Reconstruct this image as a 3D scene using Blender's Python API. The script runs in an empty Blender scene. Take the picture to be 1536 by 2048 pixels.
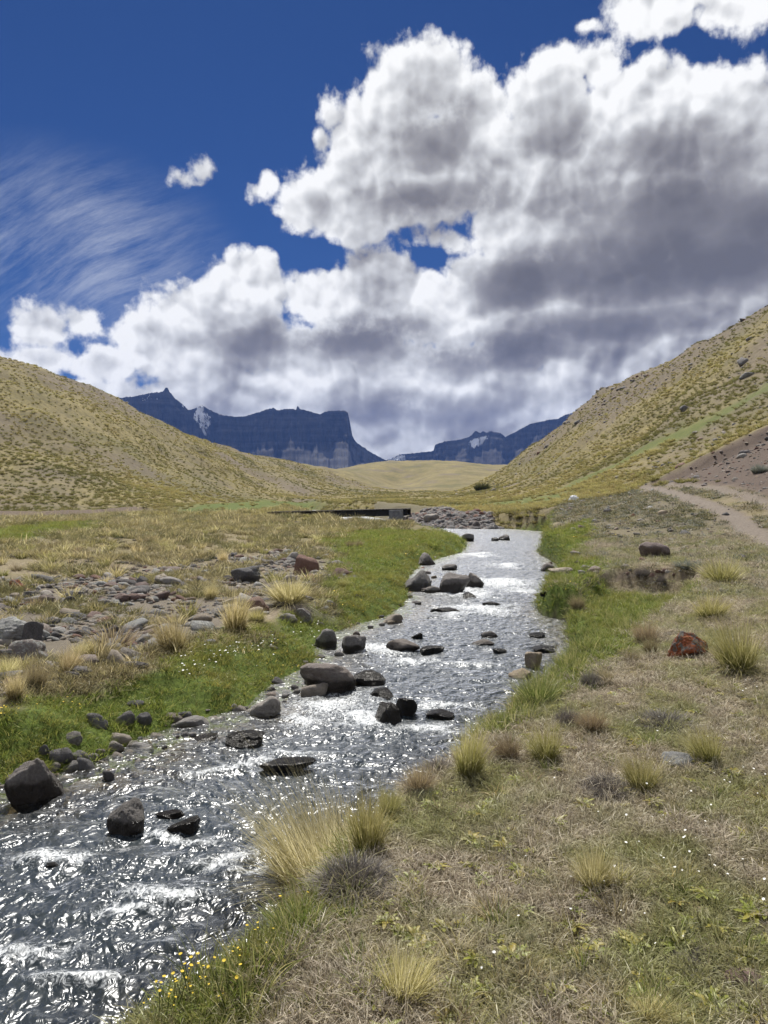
import bpy, math, random
import numpy as np
rng = np.random.default_rng(7)
random.seed(7)
R = math.radians
sc = bpy.context.scene
col = sc.collection

# ------------------------------------------------------------------ camera
CAMZ, FPX, PITCH = 2.25, 1479.0, math.atan(19/1479.0)      # photo pixels: 1536 x 2048, horizon near row 1005
cam = bpy.data.cameras.new('camera'); cam_o = bpy.data.objects.new('camera', cam); col.objects.link(cam_o)
cam.sensor_fit = 'VERTICAL'; cam.sensor_height = 36; cam.lens = 36*FPX/2048
cam.clip_start = .05; cam.clip_end = 30000
cam_o.location = (0, 0, CAMZ); cam_o.rotation_euler = (math.pi/2-PITCH, 0, 0)
sc.camera = cam_o

# ------------------------------------------------------------------ light
SUN_EL, SUN_AZ = R(54), R(-10)          # azimuth measured from +Y towards +X
sun = bpy.data.lights.new('sun', 'SUN'); sun_o = bpy.data.objects.new('sun', sun); col.objects.link(sun_o)
sun.energy = 5.0; sun.angle = R(.53); sun.color = (1, .955, .88)
sun_o.rotation_euler = (R(90)-SUN_EL, 0, math.pi-SUN_AZ)
sc.view_settings.view_transform = 'Standard'; sc.view_settings.look = 'None'
sc.view_settings.gamma = 1; sc.view_settings.exposure = .45; sc.view_settings.use_curve_mapping = False
cy = sc.cycles
cy.max_bounces = 6; cy.diffuse_bounces = 3; cy.glossy_bounces = 3; cy.transmission_bounces = 4
cy.transparent_max_bounces = 8; cy.volume_bounces = 0
cy.caustics_reflective = False; cy.caustics_refractive = False
cy.sample_clamp_indirect = 4; cy.sample_clamp_direct = 0; cy.use_adaptive_sampling = True; cy.adaptive_threshold = .02
cy.use_denoising = True

# ------------------------------------------------------------------ node helper
class NT:
    def __init__(s, t): s.t = t; s.L = t.links
    def n(s, typ, **kw):
        nd = s.t.nodes.new(typ)
        for k, v in kw.items(): setattr(nd, k, v)
        return nd
    def put(s, sock, v):
        if v is None: return
        if isinstance(v, bpy.types.NodeSocket): s.L.new(v, sock)
        else:
            if isinstance(v, (tuple, list)) and sock.type == 'RGBA' and len(v) == 3: v = (*v, 1)
            sock.default_value = v
    def m(s, op, a, b=None, c=None, clamp=False):
        nd = s.n('ShaderNodeMath', operation=op, use_clamp=clamp)
        for i, v in enumerate((a, b, c)): s.put(nd.inputs[i], v)
        return nd.outputs[0]
    def v(s, op, a, b=None, c=None):
        nd = s.n('ShaderNodeVectorMath', operation=op)
        for i, q in enumerate((a, b, c)):
            if q is None: continue
            if op == 'SCALE' and i == 1: s.put(nd.inputs['Scale'], q)
            else: s.put(nd.inputs[i], q)
        return nd.outputs['Value' if op in ('LENGTH', 'DOT_PRODUCT', 'DISTANCE') else 'Vector']
    def mr(s, v, a, b, c=0., d=1., smooth=True):
        nd = s.n('ShaderNodeMapRange', interpolation_type='SMOOTHSTEP' if smooth else 'LINEAR')
        for i, q in enumerate((v, a, b, c, d)): s.put(nd.inputs[i], q)
        return nd.outputs[0]
    def noise(s, vec, scale, detail=4, rough=.55, out=0, dist=0., dim='3D'):
        nd = s.n('ShaderNodeTexNoise', noise_dimensions=dim)
        s.put(nd.inputs['Vector'], vec); s.put(nd.inputs['Scale'], scale); s.put(nd.inputs['Detail'], detail)
        s.put(nd.inputs['Roughness'], rough); s.put(nd.inputs['Distortion'], dist)
        return nd.outputs[out]
    def mix(s, f, a, b, blend='MIX'):
        nd = s.n('ShaderNodeMix', data_type='RGBA', blend_type=blend)
        s.put(nd.inputs[0], f); s.put(nd.inputs[6], a); s.put(nd.inputs[7], b)
        return nd.outputs[2]
    def attr(s, name): return s.n('ShaderNodeAttribute', attribute_name=name).outputs['Fac']
    def ramp(s, f, stops):
        nd = s.n('ShaderNodeValToRGB'); e = nd.color_ramp.elements
        while len(e) > 1: e.remove(e[-1])
        e[0].position = stops[0][0]; e[0].color = (*stops[0][1], 1)
        for p, c in stops[1:]:
            q = e.new(p); q.color = (*c, 1)
        s.put(nd.inputs[0], f); return nd.outputs[0]

# ------------------------------------------------------------------ sky with clouds (world)
def p2dir(px, py):
    a, b = (px-768)/FPX, -(py-1024)/FPX
    c, s_ = math.cos(PITCH), math.sin(PITCH)
    return np.array([a, c+b*s_, -s_+b*c])
def p2ae(px, py):
    d = p2dir(px, py); d = d/np.linalg.norm(d)
    return math.atan2(d[0], d[1]), math.asin(d[2])
# cloud lobes: pixel centre and half-axes
LOBES = [(830,165,105,95),(770,265,90,95),(850,330,180,125),(640,385,100,72),(720,370,120,85),(925,235,75,85),(600,415,62,46),
 (1085,180,92,88),(1185,140,40,42),(1120,300,180,110),(1330,262,160,88),(1490,295,150,112),(1450,410,280,160),(1260,430,230,140),(1060,410,190,100),
 (1350,0,150,50),(1490,8,105,42),(1170,50,34,14),
 (366,350,42,22),(408,340,48,32),(398,360,54,20),(508,380,34,26),(530,360,26,24),(650,279,19,16),
 (505,565,85,66),(430,630,110,70),(620,592,150,70),(780,588,175,76),(910,545,110,55),(870,475,90,34),(830,655,130,60),(1000,590,230,110),(1260,580,270,130),(1470,560,220,160),
 (330,690,110,48),(480,715,240,80),(700,740,270,95),(950,760,280,110),(1200,720,280,100),(1400,700,240,80),(480,800,200,50),(860,860,300,85),(1080,830,220,70),(700,850,260,80),(420,850,200,50),
 (75,665,105,48),(160,655,80,42),(60,715,110,40),(190,735,110,36),(150,780,200,30),(300,795,150,24),(20,745,100,30)]
world = bpy.data.worlds.new('World'); sc.world = world; world.use_nodes = True
world.cycles.sampling_method = 'MANUAL'; world.cycles.sample_map_resolution = 512
wt = world.node_tree; wt.nodes.clear(); W_ = NT(wt)

def puffs(T, wq, scale):
    vo = T.n('ShaderNodeTexVoronoi', feature='F1', voronoi_dimensions='2D'); T.put(vo.inputs['Vector'], wq); vo.inputs['Scale'].default_value = scale
    return T.m('MULTIPLY_ADD', T.m('MULTIPLY', vo.outputs['Distance'], vo.outputs['Distance']), -1., .28)      # rounded bumps, creased between
def detail_noise(T, P, det, lev, ro=.55):
    n1 = T.noise(P, 7., det, ro, dim='2D')
    wq = T.v('MULTIPLY_ADD', T.v('SUBTRACT', T.noise(P, 16., 0, .5, out=1, dim='2D'), (.5,.5,.5)), (.02,.018,0), P)
    D = T.m('MULTIPLY', T.m('ADD', n1, -.5), 1.0)
    for sc_, w in ((10., .32), (23., .20), (52., .13), (110., .05))[:lev]: D = T.m('MULTIPLY_ADD', puffs(T, wq, sc_), w, D)
    return D
def cloud_group(fine):
    g = bpy.data.node_groups.new('cloud_density', 'ShaderNodeTree')
    g.interface.new_socket('P', in_out='INPUT', socket_type='NodeSocketVector')
    g.interface.new_socket('D', in_out='OUTPUT', socket_type='NodeSocketFloat')
    g.interface.new_socket('F', in_out='OUTPUT', socket_type='NodeSocketFloat')
    T = NT(g); gi = T.n('NodeGroupInput'); go = T.n('NodeGroupOutput'); P = gi.outputs[0]
    wv = T.noise(P, 5.5, 0, .5, out=1, dim='2D')
    q = T.v('MULTIPLY_ADD', T.v('SUBTRACT', wv, (.5,.5,.5)), (.055,.045,0), P)
    qs_ = T.v('MULTIPLY_ADD', T.v('SUBTRACT', wv, (.5,.5,.5)), (.03,.02,0), P)
    acc = None
    for (px, py, rx, ry) in LOBES:
        if not fine and ry < 66: continue
        a, e = p2ae(px, py)
        gw = 1.02 if rx > 60 else 1.
        sx, sy = FPX/rx/gw, FPX/ry/gw
        ln = T.v('LENGTH', T.v('MULTIPLY_ADD', q if rx > 60 else qs_, (sx, sy, 0), (-a*sx, -e*sy, 0)))
        # large lobes count for more depth than small ones
        k = min(1., .26+ry/150)
        f = T.m('MULTIPLY_ADD', ln, -k, k)
        acc = f if acc is None else T.m('SMOOTH_MAX', acc, f, .12)
    # the rest of the sky, outside the photographed part: the same kind of broken cumulus
    sx_ = T.n('ShaderNodeSeparateXYZ'); T.put(sx_.inputs[0], P)
    away = T.m('MAXIMUM', T.mr(T.m('ABSOLUTE', sx_.outputs[0]), .58, .75), T.mr(sx_.outputs[1], .66, .8))
    gen = T.m('MULTIPLY_ADD', T.noise(P, 2.2, 1, .5, dim='2D'), 2.6, -.98)
    gen = T.m('ADD', T.m('MULTIPLY', away, 3.), T.m('ADD', gen, -3.))
    F = T.m('SMOOTH_MAX', acc, gen, .1)
    N = detail_noise(T, P, 4 if fine else 1, 3 if fine else 1)
    D = T.m('ADD', N, F)
    if fine: D = T.m('MULTIPLY_ADD', T.m('ADD', T.noise(P, 70., 4, .6, dim='2D'), -.5), .30, D)
    T.put(go.inputs[0], D); T.put(go.inputs[1], N)
    return g
CGF = cloud_group(True); CGC = cloud_group(False)
gen = W_.n('ShaderNodeTexCoord').outputs['Generated']
sp = W_.n('ShaderNodeSeparateXYZ'); W_.put(sp.inputs[0], W_.v('NORMALIZE', gen))
az = W_.m('ARCTAN2', sp.outputs[0], sp.outputs[1]); el = W_.m('ARCSINE', sp.outputs[2])
cb = W_.n('ShaderNodeCombineXYZ'); W_.put(cb.inputs[0], az); W_.put(cb.inputs[1], el); P = cb.outputs[0]
def dens(off, g_=CGF):
    g = W_.n('ShaderNodeGroup'); g.node_tree = g_
    W_.put(g.inputs[0], W_.v('ADD', P, off) if off else P); return g.outputs
d0 = dens(None);  d2 = dens((-.012, .065, 0), CGC)
alpha = W_.mr(d0[0], -.01, .21)
P1 = W_.v('ADD', P, (-.007, .012, 0))
emb = W_.m('SUBTRACT', d0[1], detail_noise(W_, P1, 4, 3))
occ = W_.mr(d2[0], -.15, .95, smooth=False)
thick = W_.mr(d0[0], .1, .8)
# thick, self-shaded bodies of the cumulus
SHADE = [(1430,480,320,125,.72),(1060,550,210,62,.55),(865,235,120,85,.42),(880,390,150,50,.40),(690,665,180,52,.55),(960,705,240,48,.52),(1110,235,90,70,.30),(520,690,130,40,.38),(1250,650,230,50,.42),(640,410,70,30,.30),(880,815,250,45,.38),(120,720,90,25,.3),(1350,300,120,50,.3),(1400,60,70,25,.3),(440,640,60,30,.2)]
dk = None
qs = W_.v('MULTIPLY_ADD', W_.v('SUBTRACT', W_.noise(P, 7., 0, .5, out=1, dim='2D'), (.5,.5,.5)), (.07,.05,0), P)
for (px, py, rx, ry, k) in SHADE:
    a_, e_ = p2ae(px, py)
    f_ = W_.m('MULTIPLY', W_.mr(W_.v('LENGTH', W_.v('MULTIPLY_ADD', qs, (FPX/rx, FPX/ry, 0), (-a_*FPX/rx, -e_*FPX/ry, 0))), 1.25, .25), k)
    dk = f_ if dk is None else W_.m('MAXIMUM', dk, f_)
br = W_.m('MULTIPLY_ADD', occ, -.38, 1.0)
br = W_.m('SUBTRACT', br, W_.m('MULTIPLY', W_.m('MULTIPLY_ADD', d0[1], 1.1, 1.), W_.m('MULTIPLY', dk, W_.mr(d0[0], .05, .5, 0., .85))))
br = W_.m('MULTIPLY_ADD', thick, -.14, br)
br = W_.m('MULTIPLY_ADD', W_.m('MULTIPLY', emb, W_.m('MULTIPLY_ADD', dk, -1.5, 1.6)), 1., br, clamp=True)
ccol = W_.ramp(br, [(0., (.112,.106,.108)), (.25, (.168,.161,.164)), (.5, (.285,.280,.282)), (.78, (.52,.525,.53)), (1., (.76,.76,.755))])
# thin high cirrus
ca, ce = p2ae(140, 500)
pw = W_.v('MULTIPLY_ADD', W_.v('SUBTRACT', W_.noise(P, 3., 1, .5, out=1, dim='2D'), (.5,.5,.5)), (.07,.07,0), P)
cq = W_.n('ShaderNodeCombineXYZ'); ct_, sn_ = math.cos(R(48)), math.sin(R(48))
W_.put(cq.inputs[0], W_.m('MULTIPLY', W_.v('DOT_PRODUCT', pw, (ct_, sn_, 0)), 7.)); W_.put(cq.inputs[1], W_.m('MULTIPLY', W_.m('MULTIPLY_ADD', W_.m('POWER', W_.m('ADD', az, -ca+.25), 2.), .55, W_.v('DOT_PRODUCT', pw, (-sn_, ct_, 0))), 50.))
fib = W_.noise(cq.outputs[0], 1.3, 8, .74, dim='2D')
cm = W_.v('LENGTH', W_.v('MULTIPLY_ADD', P, (FPX/330, FPX/190, 0), (-ca*FPX/330, -ce*FPX/190, 0)))
cir = W_.m('MULTIPLY', W_.mr(cm, 1.05, .2), W_.mr(W_.m('MULTIPLY_ADD', W_.noise(P, 6., 2, .5, dim='2D'), .55, fib), .45, 1.2))
cir = W_.m('MULTIPLY', cir, .62)
sky = W_.n('ShaderNodeTexSky', sky_type='NISHITA', sun_disc=False)
sky.sun_elevation = SUN_EL; sky.sun_rotation = SUN_AZ % (2*math.pi); sky.altitude = 900; sky.air_density = 1.; sky.dust_density = .25; sky.ozone_density = 2.5
SKY_STR = .10
skyc = W_.v('MULTIPLY', sky.outputs[0], (SKY_STR*.08, SKY_STR*.165, SKY_STR*.32))
c1 = W_.mix(cir, skyc, (.46,.49,.55))
c2 = W_.mix(alpha, c1, ccol)
bg = W_.n('ShaderNodeBackground'); W_.put(bg.inputs[0], c2); bg.inputs[1].default_value = 1.
wo = W_.n('ShaderNodeOutputWorld'); W_.L.new(bg.outputs[0], wo.inputs[0])

# ------------------------------------------------------------------ numeric helpers
_perm = np.random.default_rng(11).permutation(512).astype(np.int64)
def _h(i, j): return _perm[(_perm[i & 511] + j) & 511]
def pn(x, y):
    xi = np.floor(x).astype(np.int64); yi = np.floor(y).astype(np.int64); xf = x-xi; yf = y-yi
    u = xf*xf*xf*(xf*(xf*6-15)+10); v = yf*yf*yf*(yf*(yf*6-15)+10)
    def gr(i, j, a, b):
        t = _h(i, j)*(2*np.pi/512); return np.cos(t)*a+np.sin(t)*b
    a = gr(xi, yi, xf, yf); b = gr(xi+1, yi, xf-1, yf); c = gr(xi, yi+1, xf, yf-1); d = gr(xi+1, yi+1, xf-1, yf-1)
    return (a*(1-u)+b*u)*(1-v)+(c*(1-u)+d*u)*v
def fbm(x, y, o=4, g=.5):
    s = 0; a = 1; f = 1
    for k in range(o):
        s = s+a*pn(x*f+17.3*k, y*f-9.1*k); a *= g; f *= 2.03
    return s
def sst(a, b, x):
    t = np.clip((x-a)/(b-a), 0, 1); return t*t*(3-2*t)
def seg_dist(x, y, P):
    P = np.asarray(P, float); best = np.full(x.shape, 1e9)
    for a, b in zip(P[:-1], P[1:]):
        d = b-a; L = d@d+1e-12
        t = np.clip(((x-a[0])*d[0]+(y-a[1])*d[1])/L, 0, 1)
        best = np.minimum(best, (x-a[0]-t*d[0])**2+(y-a[1]-t*d[1])**2)
    return np.sqrt(best)
def inside(x, y, P):
    P = np.asarray(P, float); r = np.zeros(x.shape, bool)
    for a, b in zip(P, np.roll(P, -1, 0)):
        if a[1] == b[1]: continue
        c = ((a[1] > y) != (b[1] > y)) & (x < (b[0]-a[0])*(y-a[1])/(b[1]-a[1])+a[0]); r ^= c
    return r
def poly_sd(x, y, P):
    P = np.asarray(P, float); d = seg_dist(x, y, np.vstack([P, P[:1]]))
    return np.where(inside(x, y, P), -d, d)
def Wl(y): return .012*(np.asarray(y, float)-5)
def on_water(px, py, up=0.):
    d = p2dir(px, py); t = (.012*5+CAMZ-up)/(.012*d[1]-d[2])
    return d[0]*t, d[1]*t
def at(px, py, depth):
    d = p2dir(px, py); t = depth/d[1]; return (d[0]*t, depth, CAMZ+d[2]*t)

# ------------------------------------------------------------------ stream outline
LEp = [(640,1040),(690,1047),(780,1054),(850,1058),(888,1064),(925,1075),(944,1090),(938,1105),(890,1118),(862,1130),(838,1152),(846,1175),(842,1200),(828,1220),(790,1240),(730,1255),(690,1270),(676,1295),(664,1325),(635,1348),(600,1368),(570,1395),(540,1425),(470,1440),(410,1452),(345,1480),(290,1515),(200,1545),(110,1575),(40,1590),(0,1600)]
REp = [(720,1031,0),(772,1040,0),(800,1050,0),(850,1055,0),(930,1058,0),(1015,1058,0),(1095,1064,0),(1090,1085,0),(1076,1108,0),(1108,1126,0),(1122,1145,0),(1118,1172,0),(1098,1190,0),(1068,1216,0),(1082,1232,0),(1132,1242,0),(1130,1270,.0),(1142,1300,.0),(1168,1335,.05),(1095,1372,.2),(1020,1410,.3),(965,1455,.32),(900,1500,.35),(860,1540,.35),(790,1600,.35),(690,1655,.35),(610,1730,.35),(560,1810,.38),(470,1865,.4),(395,1930,.4),(300,2000,.4),(190,2060,.4)]
LE = [(-30,140),(-14,100),(-7.5,78)]+[on_water(*p) for p in LEp]+[(-5,4.6),(-9,2.6),(-16,0)]
RE = [(-25,142),(-9,102),(-3.6,80)]+[on_water(a, b, u) for a, b, u in REp]+[(-1.75,1.7),(-3,.4),(-6,-1.6),(-15,-5)]
STREAM = np.array(LE+RE[::-1])

# ------------------------------------------------------------------ terrain: control points (x, y, z) and (pixel, pixel, depth)
CP = [(-3.2,8,.36),(-6,8,.45),(-12,12,.62),(-6,15,.52),(-12,22,.75),(-20,25,.9),(-3,20,.5),(-5,25,.68),(-2,32,.72),(-12,40,.98),(-25,45,1.05),(-8,52,.88),(-4,46,.72),(1.5,44,.74),(-5.5,56,.95),(-10,58,1.0),(-2.5,50,.82),(-33,64,1.0),(-12,66,1.3),(-25,72,1.35),
 (-12,5,.4),(-25,8,.8),(-40,20,1.2),(-60,40,2.4),(-7,1,.3),(-12,-8,.2),(0,-6,.6),(8,-6,1.0),(0,0,.6),(-1,2.2,.5),(.6,3,.58),(3,3,.68),(1.5,6,.6),(3.2,7.75,.7),(6,5,.85),(5.5,10,.85),(3.5,13,.7),(6.4,17.6,1.0),(4,22,.75),(7,27,1.25),(5.6,35,1.1),(9,33,1.75),
 (11,21,1.28),(9,13,1.1),(14,12,1.7),(12,4,1.5),(18,22,2.2),(14.4,38,2.75),(11,45,2.1),(12.7,50,2.45),(3.5,56,1.6),(7.5,53,1.42),(10,52,1.7),(6,60,1.72),(2,63,1.68),
 (12.5,80,2.3),(2,90,2.5),(-12,110,2.3),(-21,85,1.95),(-25,100,2.2)]
CPX = [(1000,1003,100),(900,1000,130),(800,992,190),(800,986,300),(700,986,330),(600,996,230),(420,1006,120),(300,1022,88),(900,988,300),(500,1000,170),
 # left hill: foot, flank, crest, behind the crest
 (0,1030,72),(150,1028,78),(100,960,95),(0,900,108),(200,920,125),(0,820,128),(150,830,150),(350,930,170),(330,985,120),(480,960,210),(600,965,280),(700,972,380),
 (0,727,155),(100,760,175),(220,795,205),(330,850,250),(440,893,310),(560,922,380),(640,932,440),(700,938,500),(760,962,560),(795,980,600),
 (0,760,230),(220,830,300),(440,915,420),(640,950,560),(-400,640,140),(-400,760,95),(-400,900,75),(-400,1010,58),(-400,690,210),(-150,690,150),
 # right hill
 (1536,905,40),(1536,870,44),(1450,900,46),(1400,935,47),(1320,965,48),(1250,985,52),(1536,800,64),(1536,770,72),(1400,850,76),(1300,893,82),(1150,965,92),(1060,992,98),
 (1536,628,125),(1400,698,150),(1300,748,170),(1200,800,195),(1130,850,215),(1060,900,245),(1000,941,290),(950,970,330),(918,986,360),
 (1450,760,100),(1300,830,120),(1200,880,130),(1100,930,160),(1000,975,200),
 (1536,660,200),(1400,740,230),(1200,830,290),(1060,920,340),(1000,960,390),
 (1800,460,130),(1800,640,85),(1800,800,48),(1800,900,32),(1800,970,22),(2000,400,150),
 # low hill closing the valley
 (860,925,700),(780,930,680),(720,942,640),(930,925,720),(1000,935,740),(860,955,560),(860,978,440),(760,972,460),(960,972,470),(860,940,1000),(1020,930,1000),(600,950,900)]
CP = np.array(CP+[at(*p) for p in CPX]+[(-250,60,45),(-250,-100,35),(-120,-60,9),(250,0,70),(250,200,75),(120,-80,14),(0,-120,-1),(-400,400,60),(400,500,80),(-300,800,50),(300,900,55)], float)
# thin-plate spline; distances are compressed with range so that near detail and far hills share one fit
def warp(x, y):
    r = np.hypot(x, y)+1e-9; k = np.log1p(r/12.)*12./r
    return x*k, y*k
def tps_fit(P):
    X = np.stack(warp(P[:,0], P[:,1]), 1); n = len(P)
    d = np.sqrt(((X[:,None]-X[None])**2).sum(-1)); K = d*d*np.log(d+1e-9)+np.eye(n)*1.5
    A = np.zeros((n+3, n+3)); A[:n,:n] = K; A[:n,n] = 1; A[:n,n+1:] = X; A[n:,:n] = A[:n,n:].T
    b = np.zeros(n+3); b[:n] = np.sign(P[:,2])*np.log1p(np.abs(P[:,2])/3.)*3
    return X, np.linalg.solve(A, b)
TX, TC = tps_fit(CP)
def base(x, y):
    u, v = warp(x, y); out = TC[-3]+TC[-2]*u+TC[-1]*v
    for k in range(len(TX)):
        d2 = (u-TX[k,0])**2+(v-TX[k,1])**2+1e-12
        out = out+TC[k]*d2*.5*np.log(d2)
    return np.sign(out)*3*np.expm1(np.minimum(np.abs(out), 12.)/3.)
HOLLOW = [on_water(*p) for p in [(1135,1235,.2),(1165,1195,.3),(1215,1165,.4),(1290,1155,.55),(1390,1158,.6),(1402,1185,.6),(1350,1215,.55),(1290,1255,.5),(1230,1300,.4),(1170,1330,.2)]]
CUTL = [at(-60,1018,68)[:2], at(0,1030,67)[:2], at(60,1035,68)[:2], at(85,1040,68)[:2], at(150,1036,73)[:2], at(275,1033,80)[:2]]     # low earth scarp at the foot of the left hill
CUTR = [at(1270,972,47)[:2], at(1310,958,47)[:2], at(1345,945,47)[:2], at(1400,918,46)[:2], at(1440,890,45)[:2], at(1490,868,45)[:2], at(1560,835,45)[:2], at(1640,790,46)[:2]]   # turf edge of the track cutting
def Hfun(x, y, near=None):
    z = base(x, y)
    r = np.hypot(x, y)
    z = np.where(r > 1500, z+(25-z)*sst(1500, 2200, r), z)
    # hummocks
    am = sst(1.5, 9, r)*.05+sst(40, 140, r)*.9
    z = z+am*fbm(x/np.where(r > 60, 14, 2.1), y/np.where(r > 60, 14, 2.1), 3)
    z = z+.035*fbm(x*1.7, y*1.7, 3)*sst(.5, 3, r)*(1-sst(60, 100, r))
    hill = sst(60, 110, r)*sst(4, 14, z)
    # slope creases on the hills
    z = z+hill*(np.abs(fbm(x/26+3, y/40, 3))*3.6-.8)*(1-.8*sst(380, 520, r))
    m = (y < 145) & (y > -8) & (np.abs(x) < 45)
    xs, ys = x[m], y[m]
    dL = seg_dist(xs, ys, LE); dR = seg_dist(xs, ys, RE); ins = inside(xs, ys, STREAM); d = np.minimum(dL, dR)
    w = Wl(ys); zb = z[m]
    right = dR < dL
    wid = np.where(right, np.where(ys > 43, 1.2+3.6*sst(43, 47, ys)*sst(9.5, 7, xs)*sst(-3, 0, xs), .34), 1.3)
    wid = wid*(1+.5*pn(xs*1.3, ys*1.3))
    wid = np.where(ys > 70, 2.5, wid)
    t = sst(0, 1, d/wid)
    zo = (w-.07)+(np.maximum(zb, w+.12)-(w-.07))*np.where(right & (ys < 43), t**.6, t)
    zi = w-.07-.30*sst(0, 1.1, d)+.05*fbm(xs*3, ys*3, 3)
    zz = np.where(ins, zi, zo)
    # grassy hollow in the right bank, with a small eroded step behind it
    hs = poly_sd(xs, ys, HOLLOW)
    hs = hs+.22*fbm(xs*2.4, ys*2.4, 3)
    zz = np.where(ins, zz, zz-(zz-(w+.16))*.8*sst(.14, -.3, hs))
    # scarp lines
    zz = zz+.55*sst(3.2, .0, seg_dist(xs, ys, CUTL))*np.where(ys > np.interp(xs, [p[0] for p in CUTL], [p[1] for p in CUTL]), 1, 0)*sst(90, 80, ys)
    z[m] = zz
    mc = (y > 25) & (y < 60) & (x > 10) & (x < 45)
    xs, ys = x[mc], y[mc]
    dd = seg_dist(xs, ys, CUTR); sgn = ys-np.interp(xs, [p[0] for p in CUTR], [p[1] for p in CUTR])+.9*fbm(xs*.3, ys*.3, 2)
    tt = sst(15, 20, xs); up = sst(-.7, .9, sgn)
    z[mc] = z[mc]+tt*(up*.55*sst(6, .1, dd)+(1-up)*(-.25*sst(4, 0, dd)+.10*fbm(xs*1.2, ys*1.2, 3)*sst(8, 2, dd)))
    return z

# polar ground sheet round the standing point
azd = np.radians(np.concatenate([np.arange(-180, -40, 4.), np.arange(-40, -29, .5), np.arange(-29, 29, .115), np.arange(29, 40, .5), np.arange(40, 180.1, 4.)]))
rr = [.0, .35, .7]; r_ = 1.
while r_ < 1300: rr.append(r_); r_ *= 1.0118
while r_ < 5500: rr.append(r_); r_ *= 1.06
rr = np.array(rr)
GA, GR = np.meshgrid(azd, rr)
GX, GY = GR*np.sin(GA), GR*np.cos(GA)
GZ = Hfun(GX.ravel().copy(), GY.ravel().copy()).reshape(GX.shape)
def Hs(x, y):
    x = np.asarray(x, float); y = np.asarray(y, float)
    a = np.arctan2(x, y); r = np.hypot(x, y)
    i = np.clip(np.searchsorted(azd, a)-1, 0, len(azd)-2); j = np.clip(np.searchsorted(rr, r)-1, 0, len(rr)-2)
    s = (a-azd[i])/(azd[i+1]-azd[i]); t = (r-rr[j])/(rr[j+1]-rr[j])
    return (GZ[j,i]*(1-s)+GZ[j,i+1]*s)*(1-t)+(GZ[j+1,i]*(1-s)+GZ[j+1,i+1]*s)*t
def surf(x, y):
    return np.maximum(Hs(x, y), np.where((np.abs(np.asarray(x)) < 30) & (np.asarray(y) < 100) & inside(np.asarray(x, float), np.asarray(y, float), STREAM), Wl(y), -99))
_T = 1.6*np.exp(np.linspace(0, math.log(1500), 1400))
def G(px, py):
    """the point of the ground (or water) seen at a pixel of the photograph"""
    d = p2dir(px, py); X, Y, Z = d[0]*_T, d[1]*_T, CAMZ+d[2]*_T
    s = Z-surf(X, Y); k = np.argmax(s < 0)
    if not (s < 0).any(): k = len(_T)-1
    if k == 0: t = _T[0]
    else: t = _T[k-1]+(_T[k]-_T[k-1])*s[k-1]/(s[k-1]-s[k]+1e-12)
    return np.array([d[0]*t, d[1]*t, CAMZ+d[2]*t])
def Gp(L): return [tuple(G(*p)[:2]) for p in L]

# ------------------------------------------------------------------ ground cover zones
Z_MEADOW = Gp([(-200,1640),(0,1570),(0,1395),(120,1385),(250,1345),(330,1312),(400,1262),(480,1250),(570,1250),(640,1195),(625,1155),(660,1115),(640,1085),(700,1062),(780,1057),(880,1064),(945,1095),(850,1130),(840,1200),(700,1262),(660,1320),(560,1395),(400,1450),(150,1540)])
Z_MEADOW2 = Gp([(-100,1090),(0,1055),(90,1046),(220,1044),(200,1056),(100,1072),(0,1085)])
Z_MEADOW3 = Gp([(300,1026),(400,1008),(520,1000),(640,1000),(640,1018),(520,1022),(380,1030)])
Z_RUBBLE = Gp([(-200,1440),(-200,1180),(0,1160),(250,1145),(480,1110),(640,1095),(655,1150),(610,1205),(480,1240),(380,1275),(250,1335),(100,1378)])
Z_RGREEN = Gp([(1075,1108),(1100,1062),(1180,1040),(1185,1080),(1160,1110),(1230,1130),(1200,1165),(1390,1162),(1395,1195),(1300,1245),(1250,1300),(1180,1340),(1100,1410),(960,1480),(930,1460),(1100,1360),(1130,1260),(1070,1225),(1110,1180)])
Z_BLOOM = Gp([(100,2140),(190,2048),(330,1940),(480,1840),(590,1790),(660,1845),(585,1955),(500,2048),(470,2140)])
Z_TRACK1 = Gp([(1286,974),(1330,982),(1400,1005),(1460,1030),(1536,1078),(1640,1140)])
Z_TRACK2 = Gp([(1330,968),(1380,973),(1440,978),(1500,994),(1600,1030)])
Z_RED = Gp([(1700,800),(1560,845),(1490,875),(1440,900),(1400,925),(1345,952),(1310,962),(1350,967),(1430,971),(1500,982),(1560,1000),(1700,1030)])
Z_STONY = Gp([(1110,1008),(1200,985),(1290,968),(1340,985),(1420,1020),(1536,1085),(1700,1180),(1400,1100),(1250,1090),(1180,1060),(1120,1030)])
Z_GREENBAND = Gp([(1700,690),(1536,775),(1400,852),(1300,893),(1180,952),(1100,985),(1000,1006)])
Z_FLAT = Gp([(880,1008),(1000,1004),(1100,990),(1150,978),(1130,1000),(1040,1010),(900,1014)])
def base_h(x, y): return Hs(x, y)
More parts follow.
